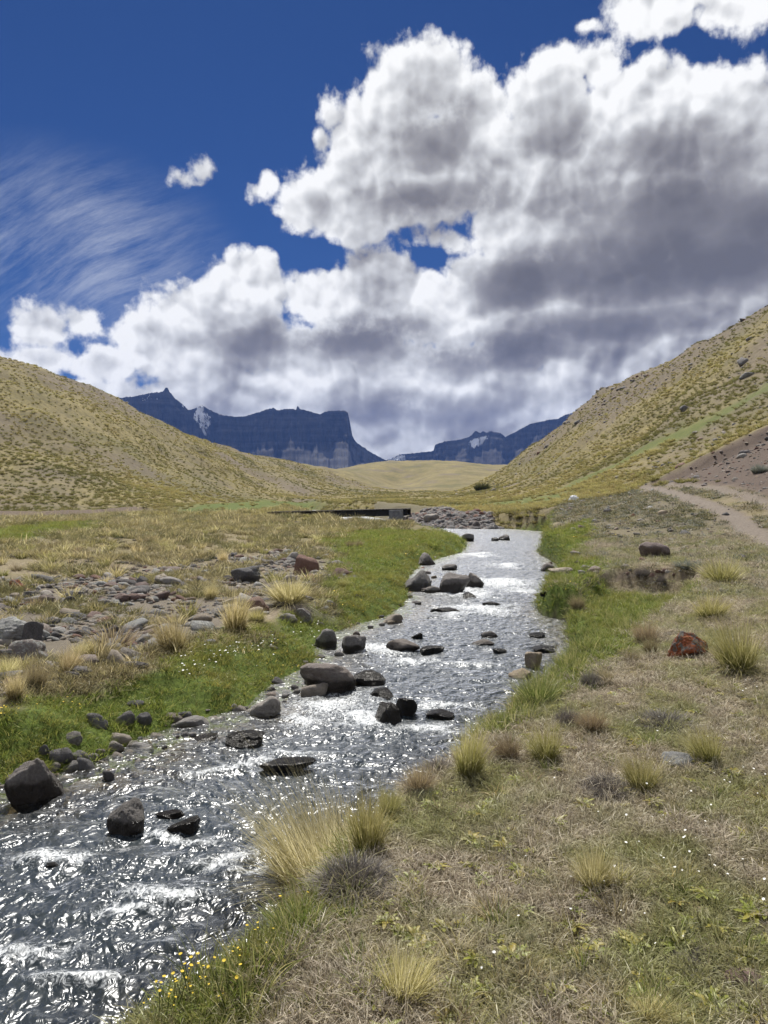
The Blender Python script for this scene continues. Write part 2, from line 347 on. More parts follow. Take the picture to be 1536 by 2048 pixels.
def zones(x, y):
    n1 = fbm(x*.55, y*.55, 3); n2 = fbm(x*2.1+5, y*2.1, 2); r = np.hypot(x, y)
    dR = seg_dist(x, y, RE); dL = seg_dist(x, y, LE)
    jit = (n1*.9+n2*.35)
    q = np.clip(r/22, .25, 3)
    rightside = (dR < dL)
    g = sst(.5, -.6, (poly_sd(x, y, Z_MEADOW)+jit*1.1*q)/q)
    g = np.maximum(g, sst(1.2, -1.2, poly_sd(x, y, Z_MEADOW2)+jit))
    g = np.maximum(g, .9*sst(3, -3, poly_sd(x, y, Z_MEADOW3)+jit*3))
    g = np.maximum(g, sst(.35, -.35, poly_sd(x, y, Z_RGREEN)+jit*.45))
    g = np.maximum(g, .9*sst(.25, -.2, poly_sd(x, y, Z_BLOOM)+jit*.12))
    fr = np.where(rightside, (.34+.25*n1)*sst(5.2, 8., y)+.04, .8+.5*n1)
    g = np.maximum(g, sst(fr+.2, fr-.1, np.minimum(dR, dL))*np.where((y > 42) & rightside & (x < 7.4), .1, 1)*sst(110, 60, y))
    g = np.maximum(g, .7*sst(4.2, .6, seg_dist(x, y, Z_GREENBAND)+jit*2.6))
    g = np.maximum(g, .75*sst(2, -2, poly_sd(x, y, Z_FLAT)+jit*2))
    tr = np.maximum(sst(.55, .2, seg_dist(x, y, Z_TRACK1)+n2*.2), sst(.5, .15, seg_dist(x, y, Z_TRACK2)+n2*.25)*.8)
    red = sst(.5, -.5, poly_sd(x, y, Z_RED)+jit*.5)
    stony = sst(1.2, -1., poly_sd(x, y, Z_STONY)+jit*1.2)
    emb = sst(5.2, 3.8, dR)*np.where((y > 44) & rightside & (x < 7.6+.8*n1) & (x > -1), 1, 0)
    rub = sst(.8, -.8, poly_sd(x, y, Z_RUBBLE)+jit*1.3)
    sca = np.maximum(sst(.9, .3, seg_dist(x, y, CUTL)), 0)
    sca = np.maximum(sca, sst(.8, .2, seg_dist(x, y, CUTR)))
    soil = np.clip(np.maximum.reduce([tr, red, sca]), 0, 1)
    g = g*(1-soil)*(1-.9*rub)*(1-emb*.85)
    hollow_edge = sst(.14, .02, np.abs(poly_sd(x, y, HOLLOW)-.02))*(x > 3.6)
    soil = np.maximum(soil, hollow_edge*.8)
    scree = sst(-.1, .5, fbm(x*.03+7, y*.022, 3)+np.where(x > 0, 1, .25)*(sst(9, 30, base_h(x, y))*.75-.28))*sst(45, 70, r)
    return dict(scree=scree, green=g, track=tr, red=red, soil=soil, stony=np.maximum(stony*.8, emb), rub=rub, emb=emb, dR=dR, dL=dL, right=rightside)

# ------------------------------------------------------------------ mesh helper
def mesh(name, V, F, attrs=None, mat=None, smooth=True):
    V = np.ascontiguousarray(V, np.float32); F = np.ascontiguousarray(F, np.int32); k = F.shape[1]
    me = bpy.data.meshes.new(name)
    me.vertices.add(len(V)); me.vertices.foreach_set('co', V.ravel())
    me.loops.add(F.size); me.loops.foreach_set('vertex_index', F.ravel())
    me.polygons.add(len(F)); me.polygons.foreach_set('loop_start', np.arange(0, F.size, k, dtype=np.int32))
    me.polygons.foreach_set('use_smooth', np.full(len(F), smooth))
    for an, av in (attrs or {}).items():
        a = me.attributes.new(an, 'FLOAT', 'POINT'); a.data.foreach_set('value', np.ascontiguousarray(av, np.float32).ravel())
    me.update(calc_edges=True)
    if mat: me.materials.append(mat)
    return me
def obj(name, me, parent=None, loc=(0,0,0), rot=(0,0,0), scale=(1,1,1), label=None, cat=None, group=None, kind=None):
    o = bpy.data.objects.new(name, me); col.objects.link(o)
    o.location = loc; o.rotation_euler = rot; o.scale = scale
    if parent: o.parent = parent
    if label: o['label'] = label
    if cat: o['category'] = cat
    if group: o['group'] = group
    if kind: o['kind'] = kind
    return o
def newmat(name):
    m = bpy.data.materials.new(name); m.use_nodes = True; m.node_tree.nodes.clear(); T = NT(m.node_tree)
    out = T.n('ShaderNodeOutputMaterial'); return m, T, out
def principled(T, out, colr, rough=.9, normal=None, spec=.3):
    b = T.n('ShaderNodeBsdfPrincipled'); T.put(b.inputs['Base Color'], colr); T.put(b.inputs['Roughness'], rough)
    b.inputs['Specular IOR Level'].default_value = spec
    if normal is not None: T.put(b.inputs['Normal'], normal)
    T.L.new(b.outputs[0], out.inputs[0]); return b
def bump(T, h, strength=.5, dist=.02):
    b = T.n('ShaderNodeBump'); b.inputs['Strength'].default_value = strength; b.inputs['Distance'].default_value = dist
    T.put(b.inputs['Height'], h); return b.outputs[0]

# ------------------------------------------------------------------ ground material
def ground_material():
    m, T, out = newmat('ground')
    pos = T.n('ShaderNodeNewGeometry').outputs['Position']
    nb = T.noise(pos, .06, 4); nm = T.noise(pos, .9, 5, .6); nf = T.noise(pos, 14., 5, .7); nff = T.noise(pos, 70., 4, .7)
    dry = T.ramp(nf, [(.25, (.085,.066,.045)), (.5, (.20,.165,.115)), (.75, (.36,.31,.23))])
    dry = T.mix(T.mr(nm, .45, .7), dry, (.15,.13,.06))
    hill = T.ramp(T.m('MULTIPLY_ADD', T.noise(pos, 1.1, 6, .75), .8, T.m('MULTIPLY', nb, .3)), [(.35, (.075,.063,.037)), (.52, (.17,.142,.068)), (.72, (.30,.25,.11))])
    hill = T.mix(T.mr(T.noise(pos, .035, 4, .6), .52, .68), hill, (.15,.125,.09))
    hill = T.mix(T.m('MULTIPLY', T.mr(T.noise(pos, .16, 5, .7), .45, .7), .5), hill, (.10,.092,.045))
    hill = T.mix(T.m('MULTIPLY', T.mr(T.noise(T.v('MULTIPLY', pos, (1., .6, 2.5)), .03, 5, .65), .48, .66), .75), hill, (.105,.10,.042))
    green = T.ramp(nf, [(.3, (.04,.055,.012)), (.55, (.085,.12,.022)), (.8, (.14,.18,.035))])
    soil = T.ramp(nf, [(.3, (.08,.06,.046)), (.55, (.15,.117,.094)), (.8, (.23,.19,.155))])
    red = T.ramp(nf, [(.3, (.06,.046,.038)), (.6, (.118,.09,.074)), (.8, (.17,.138,.116))])
    gravel = T.ramp(nff, [(.3, (.06,.052,.043)), (.5, (.135,.118,.098)), (.75, (.25,.225,.20))])
    bed = T.ramp(T.noise(pos, 5., 5, .7), [(.3, (.02,.018,.014)), (.5, (.06,.05,.035)), (.75, (.13,.11,.075))])
    c = T.mix(T.attr('hill'), dry, hill)
    c = T.mix(T.m('MULTIPLY', T.attr('scree'), .8), c, T.ramp(T.noise(pos, 1.5, 6, .75), [(.35, (.075,.06,.046)), (.55, (.15,.122,.095)), (.72, (.24,.20,.16))]))
    c = T.mix(T.m('MULTIPLY', T.attr('rub'), .8), c, gravel)
    c = T.mix(T.m('MULTIPLY', T.attr('stony'), .75), c, T.mix(nm, gravel, (.09,.085,.045)))
    c = T.mix(T.attr('green'), c, green)
    c = T.mix(T.attr('soil'), c, soil)
    c = T.mix(T.attr('red'), c, red)
    c = T.mix(T.m('MULTIPLY', T.attr('track'), .85), c, T.ramp(nf, [(.3, (.13,.11,.092)), (.7, (.225,.195,.165))]))
    c = T.mix(T.attr('bed'), c, bed)
    h = T.m('MULTIPLY_ADD', nf, .6, T.m('MULTIPLY', nff, .4))
    principled(T, out, c, .95, bump(T, h, .7, .03), .15)
    return m
M_GROUND = ground_material()
gx, gy, gz = GX.ravel(), GY.ravel(), GZ.ravel()
gr = np.hypot(gx, gy)
zz_ = {k: np.zeros(gx.size) for k in ('green', 'soil', 'red', 'stony', 'rub', 'track', 'scree')}
mk = gr < 420
zn = zones(gx[mk], gy[mk])
for k in zz_: zz_[k][mk] = zn[k]
ins_all = np.zeros(gx.size, bool); mk2 = (gr < 160); ins_all[mk2] = inside(gx[mk2], gy[mk2], STREAM)
dmin = np.full(gx.size, 99.); dmin[mk] = np.minimum(zn['dR'], zn['dL'])
zz_['bed'] = np.where(ins_all, 1., sst(.08, .0, dmin))
zz_['hill'] = np.maximum(sst(26, 40, gr)*np.where(gx < 3, 1, sst(45, 55, gr)), .35*sst(14, 26, gr))
nr, na = GX.shape
ii, jj = np.meshgrid(np.arange(nr-1), np.arange(na-1), indexing='ij')
F = np.stack([ii*na+jj, ii*na+jj+1, (ii+1)*na+jj+1, (ii+1)*na+jj], -1).reshape(-1, 4)
# split the sheet into the valley floor, the two hillsides and the low hill at the valley's end
fx, fy, fz = gx[F].mean(1), gy[F].mean(1), gz[F].mean(1); fr = np.hypot(fx, fy)
floor_z = np.interp(fy, [0, 60, 100, 200, 330, 450, 600], [1.1, 1.9, 3.0, 5.2, 8.6, 11.5, 16.])
cutx = np.interp(fx, [p[0] for p in CUTR], [p[1] for p in CUTR])
isL = (fx < 0) & (fz > floor_z) & (fy > 55) & (fr < 620) | (fx < -28) & (fz > 1.6) & (fy < 70) & (fy > -60)
isR = (fx > 0) & (fr < 620) & ((fz > np.maximum(floor_z, 3.2)) & (fy > 48) | (fx > 14) & (fz > 3.1))
isF = (fr >= 430) & (fz > floor_z) & ~isL & ~isR | (fr >= 620)
part = np.where(isL, 1, np.where(isR, 2, np.where(isF, 3, 0)))
for k, nm in enumerate(('ground', 'hill_left', 'hill_right', 'hill_far')):
    f = F[part == k]; u, inv = np.unique(f, return_inverse=True)
    V = np.stack([gx[u], gy[u], gz[u]], 1)
    obj(nm, mesh(nm, V, inv.reshape(-1, 4), {a: b[u] for a, b in zz_.items()}, M_GROUND), kind='structure')

# ------------------------------------------------------------------ water
RAPIDS = [(1000,1165,90,14),(930,1186,80,12),(960,1217,100,11),(890,1225,50,8),(760,1296,80,9),(820,1322,70,9),(930,1326,55,8),(660,1412,110,26),(730,1440,80,18),(850,1458,75,13),(600,1440,60,16),(560,1512,80,12),(480,1535,70,10),(100,1728,95,20),(330,1672,75,10),(440,1712,90,18),(330,1790,120,22),(230,1832,90,16),(500,1740,70,10),(1040,1182,40,8),(900,1410,60,8),(950,1110,50,5),(1010,1130,50,6),(200,1960,120,24),(60,1900,90,20),(735,1040,50,5),(700,1043,30,4)]
def foam_at(x, y):
    f = np.zeros(x.shape); r_ = np.hypot(x, y)
    x, y = x+.32*fbm(x*1.4, y*1.1, 3), y+.06*r_*fbm(x*1.2+8, y*.9, 3)
    for px, py, rx, ry in RAPIDS:
        cx, cyy = on_water(px, py); x1, _ = on_water(px+rx, py); _, y1 = on_water(px, py-ry)
        f = np.maximum(f, 1.1-.72*np.sqrt(((x-cx)/(x1-cx))**2+((y-cyy)/(y1-cyy))**2))
    return np.clip(f, 0, 1)
wa = np.radians(np.arange(-64, 17, .11)); wr = 1.3*np.exp(np.arange(0, math.log(105/1.3), .0068))
A, B = np.meshgrid(wa, wr); wx, wy = (B*np.sin(A)).ravel(), (B*np.cos(A)).ravel()
sd = np.minimum(seg_dist(wx, wy, LE), seg_dist(wx, wy, RE)); wi = inside(wx, wy, STREAM); sd = np.where(wi, -sd, sd)
foam = foam_at(wx, wy)
rw = np.hypot(wx, wy)
chop = .016+.035*foam*sst(0, .5, foam)
calm = sst(.0, .5, -sd)
tx_, ty_ = wx*2.2, wy*1.5
wv = 1-np.abs(fbm(tx_*1.3+2*pn(wx, wy), ty_*1.3, 4, .55))*2
wz = Wl(wy)+calm*(chop*(wv-.4)+.014*fbm(wx*1.1, wy*.8, 2)+.006*fbm(wx*9, wy*7, 2)*sst(20, 6, rw))+.015*foam
nr, na = A.shape; ii, jj = np.meshgrid(np.arange(nr-1), np.arange(na-1), indexing='ij')
F = np.stack([ii*na+jj, (ii+1)*na+jj, (ii+1)*na+jj+1, ii*na+jj+1], -1).reshape(-1, 4)[:, ::-1]
F = F[(sd[F] < .35).all(1)]; u, inv = np.unique(F, return_inverse=True)
def water_material():
    m, T, out = newmat('stream_water')
    pos = T.n('ShaderNodeNewGeometry').outputs['Position']
    st = T.v('MULTIPLY', pos, (1., .75, 1.))
    h = T.m('MULTIPLY_ADD', T.noise(st, 4.2, 2, .5, dist=1.), 1., T.m('MULTIPLY', T.noise(st, 13., 2, .5, dist=.8), .34))
    h = T.m('MULTIPLY_ADD', T.noise(st, 38., 1, .5, dist=.4), .03, h)
    nrm = bump(T, h, 1., .066)
    fres = T.n('ShaderNodeFresnel'); fres.inputs['IOR'].default_value = 1.33; T.put(fres.inputs['Normal'], nrm)
    gl = T.n('ShaderNodeBsdfGlossy'); gl.inputs['Roughness'].default_value = .26; T.put(gl.inputs['Normal'], nrm)
    gl.inputs['Color'].default_value = (.95,.97,1,1)
    tr = T.n('ShaderNodeBsdfTransparent'); T.put(tr.inputs[0], T.mix(T.attr('deep'), (.90,.86,.74), (.42,.45,.42)))
    body = T.n('ShaderNodeBsdfDiffuse'); T.put(body.inputs[0], (.032,.045,.056))
    under = T.n('ShaderNodeMixShader'); T.put(under.inputs[0], T.m('MULTIPLY', T.attr('deep'), .55)); T.L.new(tr.outputs[0], under.inputs[1]); T.L.new(body.outputs[0], under.inputs[2])
    mx = T.n('ShaderNodeMixShader'); T.put(mx.inputs[0], fres.outputs[0]); T.L.new(under.outputs[0], mx.inputs[1]); T.L.new(gl.outputs[0], mx.inputs[2])
    fo = T.n('ShaderNodeBsdfDiffuse'); T.put(fo.inputs[0], (.80,.83,.85)); T.put(fo.inputs['Normal'], nrm)
    ft = T.m('MULTIPLY_ADD', T.noise(st, 22., 6, .8, dist=1.8), 1.9, T.m('MULTIPLY_ADD', T.attr('foam'), .50, -1.12))
    ff = T.m('MULTIPLY', T.mr(ft, 0., .5), T.mr(T.attr('foam'), .0, .3))
    m2 = T.n('ShaderNodeMixShader'); T.put(m2.inputs[0], T.m('MULTIPLY', ff, .85)); T.L.new(mx.outputs[0], m2.inputs[1]); T.L.new(fo.outputs[0], m2.inputs[2])
    T.L.new(m2.outputs[0], out.inputs[0])
    return m
M_WATER = water_material()
obj('stream', mesh('stream', np.stack([wx[u], wy[u], wz[u]], 1), inv.reshape(-1, 4), {'foam': foam[u], 'deep': sst(.05, 1.1, -sd)[u]}, M_WATER), kind='structure')

# ------------------------------------------------------------------ mountains far up the valley
def mountain_material():
    m, T, out = newmat('mountain_rock')
    pos = T.n('ShaderNodeNewGeometry').outputs['Position']
    sx = T.n('ShaderNodeSeparateXYZ'); T.put(sx.inputs[0], pos)
    band = T.noise(T.v('MULTIPLY', pos, (.0012, .0012, .035)), 1., 4, .6)
    n = T.noise(pos, .02, 6, .65)
    c = T.ramp(T.m('MULTIPLY_ADD', band, .6, T.m('MULTIPLY', n, .4)), [(.38, (.022,.021,.021)), (.5, (.042,.039,.038)), (.6, (.075,.07,.067))])
    ta = T.mr(T.m('MULTIPLY_ADD', T.noise(pos, .03, 5, .7), .9, T.attr('talus')), .95, 1.25)
    c = T.mix(ta, c, (.085,.082,.08))
    sn = T.mr(T.m('MULTIPLY_ADD', T.noise(T.v('MULTIPLY', pos, (1, 1, .45)), .045, 6, .75), 1.7, T.m('MULTIPLY', T.attr('snow'), .9)), 1.38, 1.48)
    c = T.mix(sn, c, (.82,.84,.88))
    principled(T, out, c, .95, bump(T, n, .6, 14.), .1)
    return m
M_MOUNT = mountain_material()
def mountain(name, sky_px, D0, drop, talus_px, snow_px, seed, back=500, tal=.5):
    P = np.array(sky_px, float); xs = np.arange(P[0,0], P[-1,0]+.1, .9)
    ys = np.interp(xs, P[:,0], P[:,1])
    ys = ys+1.5*fbm(xs*.22+seed, xs*0+seed, 5, .65)
    talx = tal+.3*fbm(xs*.02+seed, xs*0+7, 4, .6)
    d = D0+260*fbm(xs*.012+seed, xs*0+3.3, 3)+0*xs
    rows = [(-back*1.6, -.55, 0), (-back*.5, -.16, 0), (-60, -.02, 0)]
    nrow = 46
    V = []; tl = []; sn = []
    top = CAMZ+(1005-ys)/FPX*d; bot = CAMZ+(1005-drop)/FPX*D0
    hgt = np.maximum(top-bot, 4)
    def add(dep, z, t):
        x = (xs-768)/FPX*d; k = dep/d        # keep each column on its own bearing from the valley
        V.append(np.stack([x*k, dep, z], 1)); tl.append(np.full(len(xs), t))
    for off, dz, _ in rows: add(d-off, top+dz*hgt, 0.)
    for k in range(nrow):
        f = k/(nrow-1)
        z = top-hgt*f
        cl = np.minimum(f, talx)*hgt*.34; tslope = np.maximum(f-talx, 0)*hgt*1.3
        ledge = 18*np.floor(f*9)+6*pn(xs*.05+seed, xs*0+np.floor(f*9)*1.7)*4
        ribs = 110*np.abs(fbm(xs*.055+seed+.35*f, xs*0+f*1.2, 4, .55))*min(1, .12+f*2)*np.where(f < talx, 1, .25)
        add(d-cl-tslope-ledge+ribs, z+5*fbm(xs*.15, xs*0+f*9, 3)*min(1, f*6), sst(tal-.08, tal+.1, np.array(f)))
    V = np.concatenate(V); n = len(xs); m_ = len(tl)
    ii, jj = np.meshgrid(np.arange(m_-1), np.arange(n-1), indexing='ij')
    F = np.stack([ii*n+jj, (ii+1)*n+jj, (ii+1)*n+jj+1, ii*n+jj+1], -1).reshape(-1, 4)
    ppx = 768+V[:,0]/V[:,1]*FPX; ppy = 1005-(V[:,2]-CAMZ)/V[:,1]*FPX
    ta = np.zeros(len(V)); sn = np.zeros(len(V))
    for poly in talus_px: ta = np.maximum(ta, sst(20, -20, poly_sd(ppx, ppy, poly)))
    for poly, k in snow_px: sn = np.maximum(sn, k*sst(5, -5, poly_sd(ppx, ppy, poly)))
    return obj(name, mesh(name, V, F, {'talus': ta, 'snow': sn}, M_MOUNT), kind='structure')
SKY1 = [(60,800),(150,800),(225,794),(245,796),(270,793),(300,786),(318,785),(328,782),(332,776),(336,775),(340,784),(350,796),(365,808),(378,821),(393,816),(405,811),(420,820),(440,829),(460,833),(490,833),(515,825),(535,819),(547,816),(555,820),(580,818),(592,819),(596,812),(600,818),(615,821),(640,829),(650,824),(658,822),(690,821),(696,825),(701,850),(705,872),(712,884),(725,893),(745,907),(770,920),(800,930),(830,940)]
mountain('mountain_cliffs', SKY1, 4200, 975, [[(575,925),(640,886),(690,895),(720,892),(790,930),(740,945),(600,945)]],
  [([(393,812),(408,810),(412,824),(424,834),(423,850),(414,862),(420,882),(409,872),(396,852),(386,834)], .72), ([(350,795),(372,812),(382,826),(360,812)], .6), ([(225,792),(300,784),(330,800),(250,812)], .42), ([(430,820),(640,820),(650,870),(560,870)], .20)], 1.7)
SKY2 = [(740,926),(775,919),(800,909),(830,906),(860,903),(867,901),(870,889),(890,883),(920,879),(938,874),(946,867),(950,862),(956,864),(961,866),(966,862),(972,866),(980,862),(990,864),(1000,866),(1007,870),(1010,874),(1030,864),(1060,848),(1100,839),(1115,838),(1130,830),(1160,822),(1250,800),(1350,780)]
mountain('mountain_ridge', SKY2, 4700, 985, [[(880,890),(960,866),(1008,868),(1000,885),(930,905)]],
  [([(938,878),(985,868),(962,892),(945,898),(936,890)], .8), ([(760,912),(815,908),(815,924),(760,926)], .72)], 5.1, tal=.35)

# ------------------------------------------------------------------ rocks
import bmesh
def ico(sub):
    bm = bmesh.new(); bmesh.ops.create_icosphere(bm, subdivisions=sub, radius=1)
    V = np.array([v.co[:] for v in bm.verts]); F = np.array([[v.index for v in f.verts] for f in bm.faces]); bm.free(); return V, F
ICO = {k: ico(k) for k in (2, 3, 4, 5)}
def noise3(P, f, seed): 
    return (fbm(P[:,0]*f+seed, P[:,1]*f+2.7*seed, 3)+fbm(P[:,1]*f-seed, P[:,2]*f+seed*1.3, 3)+fbm(P[:,2]*f+5, P[:,0]*f-seed, 3))/1.7
def rock_mesh(name, seed, sub=3, planes=14, sharp=9., rough=.14, mat=None):
    g = np.random.default_rng(seed); V, F = ICO[sub]
    N = g.normal(size=(planes, 3)); N /= np.linalg.norm(N, axis=1)[:,None]
    dist = g.uniform(.62, 1.05, planes)
    q = np.maximum(V@N.T, .02)/dist[None]                         # 1/radius towards each facet
    r = 1/((q**sharp).sum(1)**(1/sharp)+1e-6); r = np.minimum(r, 1.5)
    P = V*r[:,None]; P = P*(1+rough*noise3(V, 1.3, seed*.37)+rough*.5*noise3(V, 4.5, seed*.71)+rough*.2*noise3(V, 13., seed*.31))[:,None]
    lo, hi = P.min(0), P.max(0); P = (P-(lo+hi)/2)/((hi-lo)/2)
    return mesh(name, P, F, None, mat)
def rock_material(name, c0, c1, c2, wet=0., lichen=None, lich_amt=.5, tint=.35, red=.5):
    m, T, out = newmat(name)
    oi = T.n('ShaderNodeObjectInfo'); rnd = oi.outputs['Random']
    tc = T.n('ShaderNodeTexCoord'); gen = tc.outputs['Generated']; ob = tc.outputs['Object']
    off = T.v('ADD', ob, T.v('SCALE', (13.1, 7.7, 3.3), T.m('MULTIPLY', rnd, 10.)))
    n1 = T.noise(off, 1.4, 6, .65); n2 = T.noise(off, 9., 5, .7); n3 = T.noise(off, 34., 3, .6)
    c = T.ramp(T.m('MULTIPLY_ADD', n2, .5, T.m('MULTIPLY', n1, .5)), [(.3, c0), (.5, c1), (.7, c2)])
    c = T.mix(T.m('MULTIPLY', T.mr(n3, .5, .75), .35), c, c2)
    hs = T.n('ShaderNodeHueSaturation'); T.put(hs.inputs['Color'], c)
    T.put(hs.inputs['Value'], T.m('MULTIPLY_ADD', rnd, tint*2, 1-tint)); T.put(hs.inputs['Saturation'], T.m('MULTIPLY_ADD', T.m('FRACT', T.m('MULTIPLY', rnd, 7.3)), 1.2, .5))
    c = hs.outputs[0]
    c = T.mix(T.m('MULTIPLY', T.mr(T.m('FRACT', T.m('MULTIPLY', rnd, 13.7)), .72, .95), red), c, T.mix(.55, c, (.22,.13,.10)))
    rough = .85
    if lichen:
        lm = T.mr(T.noise(off, 2.2, 5, .75), .56-.12*lich_amt, .64-.12*lich_amt)
        c = T.mix(T.m('MULTIPLY', lm, .95), c, T.mix(T.mr(n2, .35, .65), lichen, tuple(.45*q for q in lichen)))
    if wet:
        sx = T.n('ShaderNodeSeparateXYZ'); T.put(sx.inputs[0], gen)
        wl = T.mr(T.m('MULTIPLY_ADD', n1, .35, sx.outputs[2]), wet+.12, wet)
        c = T.mix(wl, c, T.mix(1., c, (.22,.20,.18), 'MULTIPLY'))
        rough = T.m('MULTIPLY_ADD', wl, -.55, .85)
    principled(T, out, c, rough, bump(T, T.m('MULTIPLY_ADD', n1, .6, T.m('MULTIPLY_ADD', n2, .5, T.m('MULTIPLY', n3, .25))), .75, .09), .35)
    return m
M_ROCK = rock_material('grey_stone', (.12,.112,.108), (.235,.22,.205), (.38,.36,.335), lichen=(.42,.42,.38), lich_amt=-.1)
M_RWET = rock_material('wet_river_stone', (.085,.075,.07), (.17,.155,.145), (.29,.27,.25), wet=.74, tint=.2, red=.15, lichen=(.27,.26,.235), lich_amt=-.1)
M_RSUB = rock_material('washed_stone', (.022,.021,.02), (.05,.046,.04), (.10,.09,.075), wet=1.3, tint=.2, red=.2)
M_RLICH = rock_material('lichen_grey_stone', (.10,.10,.10), (.19,.19,.185), (.30,.30,.29), lichen=(.42,.43,.40), lich_amt=.5)
M_RORA = rock_material('orange_lichen_stone', (.09,.085,.08), (.17,.155,.14), (.27,.25,.23), lichen=(.40,.105,.03), lich_amt=.95, tint=.05)
M_RRED = rock_material('reddish_stone', (.085,.06,.052), (.165,.115,.10), (.27,.20,.175), tint=.15)
M_RTAN = rock_material('tan_stone', (.17,.145,.12), (.29,.255,.215), (.42,.38,.33), tint=.15)
M_RDARK = rock_material('dark_stone', (.055,.052,.052), (.11,.105,.105), (.20,.19,.19), tint=.2, red=.15)
RM = {'g': M_ROCK, 'w': M_RWET, 's': M_RSUB, 'l': M_RLICH, 'o': M_RORA, 'r': M_RRED, 't': M_RTAN, 'd': M_RDARK}
_rk = [100]
def place_rock(px, py, w, h, kind, label, name='boulder', group=None, cat='rock', sub=4, depth=.8, sharp=9., planes=14, tilt=0., sink=.45, seed=None):
    """px, py: middle of the stone's visible foot; w, h: its visible width and height in photo pixels"""
    _rk[0] += 1; sd_ = seed or _rk[0]
    p = G(px, py); s = p[1]/FPX; W, H = w*s, h*s; D = W*depth
    y = p[1]+D*.42; x = p[0]*y/p[1]; z = float(surf(np.array(x), np.array(y)))
    z = min(z, p[2]+H*.4)
    g = np.random.default_rng(sd_)
    me = rock_mesh(name, sd_, sub, planes, sharp, .15, RM[kind])
    hh = H*(1+sink)/2
    o = obj(name, me, None, (x, y, p[2]+H-hh), (0, R(tilt), g.uniform(-.25, .25)), (W/2*1.02, D/2, hh), label, cat, group)
    return o
B = place_rock
# nearest landmark, for the labels of small things
def marks(L): return [(G(px, py)[:2], t) for px, py, t in L]
def nearest(M, x, y):
    p, t = min(M, key=lambda q: (q[0][0]-x)**2+((q[0][1]-y)*.6)**2); dx, dy = x-p[0], (y-p[1])*.6
    far = 'well ' if math.hypot(dx, dy) > .075*p[1] else 'close '
    return far+(('right of ' if dx > 0 else 'left of ') if abs(dx) > abs(dy) else ('behind ' if dy > 0 else 'in front of '))+t
# stream and its edges
B(75,1608,108,86,'w','largest grey boulder at the left water edge, at the lower left',sub=5,sharp=7,tilt=4,seed=4)
B(252,1674,74,62,'w','lone conical grey boulder standing in the stream before the left shore',sub=5,sharp=7,seed=9)
B(368,1668,58,26,'s','low black wet rock just right of the conical boulder')
B(490,1497,80,27,'s','low wet rock with a split top in the left half of the stream')
B(577,1548,112,26,'s','long flat wet rock with the current washing over it',depth=.5)
B(656,1386,118,56,'w','largest dark rounded boulder at the left side of the rapids',sub=5,sharp=6,seed=12)
B(628,1394,58,24,'t','flat tan stone at the foot of the largest dark boulder',sharp=6)
B(738,1373,72,27,'s','wet mottled rock touching the right end of the largest dark boulder')
B(775,1449,58,38,'s','black angular rock, the nearer of two in mid-stream',sharp=12)
B(810,1432,46,36,'s','black angular rock, the farther of two in mid-stream',sharp=12)
B(765,1397,52,16,'s','half-drowned wet rock between the dark boulder and the black pair')
B(708,1306,50,34,'w','dark blocky stone beside the rounded boulder of the grassy bank',sharp=14,seed=33)
B(650,1302,56,44,'w','rounded brown-grey boulder set into the left grassy bank edge',sharp=6)
B(806,1306,66,25,'w','flat-topped dark rock with a pale brown crown in mid-stream',sharp=14,planes=10)
B(866,1309,52,16,'s','low wet rock right of the flat-topped rock')
B(833,1278,26,12,'s','little dark rock upstream of the flat-topped rock',sub=3)
B(530,1433,64,38,'g','smooth grey ovoid stone at the left water edge',sharp=5,seed=21)
B(378,1463,80,26,'g','flat grey slab jutting over the water from the left bank',sharp=9,planes=9,depth=.6)
B(835,1188,66,46,'w','grey angular boulder with a pale lit top on the left bank',sharp=12,seed=41)
B(906,1187,62,40,'w','broad peaked boulder where the left bank meets the rapids',sharp=10,seed=43)
B(948,1176,38,30,'w','dark red-brown pyramid rock at the right of the rapids cluster',sharp=14,planes=8)
B(865,1187,30,14,'w','small pale stone between the two left bank boulders',sub=3)
B(940,1197,28,12,'s','small black rock just below the pyramid rock',sub=3)
B(853,1134,38,28,'w','double dark boulder at the edge of the upper left grass',sharp=10)
B(900,1141,34,12,'w','low dark stone right of the double boulder',sub=3)
B(936,1083,25,16,'w','round dark boulder off the tip of the left grass point',sharp=6)
B(1008,1081,24,12,'w','dark boulder in the middle of the upper pool',sharp=7)
B(990,1082,14,7,'s','small dark stone touching the boulder of the upper pool',sub=3)
B(1070,1337,46,34,'t','tan tilted rock near the right water edge',sharp=12,tilt=-18,seed=51)
B(1087,1306,48,12,'s','flat black rock behind the tan tilted rock')
B(1042,1359,50,18,'t','flat tan rock below the tan tilted rock',sharp=11)
B(966,1291,46,10,'w','flat brown slab in the right half of the stream',sharp=12,depth=.6)
B(980,1277,36,13,'w','brown wedge of rock just behind the flat brown slab',sharp=12)
B(1098,1143,36,17,'w','dark wedge of rock at the upper right water edge',sharp=12)
B(1122,1150,50,14,'t','flat pale rock on the right shore behind the dark wedge',sharp=11)
B(1090,1190,22,10,'s','small dark rock off the right grass bank',sub=3)
B(1075,1276,34,9,'s','low wet rock off the right grass point',sub=3)
B(785,1247,42,18,'t','pale boulder on the edge of the left bank beside the still pool')
B(890,1226,60,9,'s','dark rock drowned under the middle rapid',depth=.5)
B(985,1212,44,8,'s','dark rock drowned near the right bend of the rapid',depth=.5)
B(1000,1308,30,10,'s','wet brown rock left of the flat black rock',sub=3)
B(880,1438,60,14,'s','wet rock by the reeds of the right bank',sub=3)
B(110,1740,30,12,'s','dark rock poking out of the lower left rapid',sub=3)
B(340,1640,60,14,'s','drowned rock upstream of the low black rock',depth=.5)
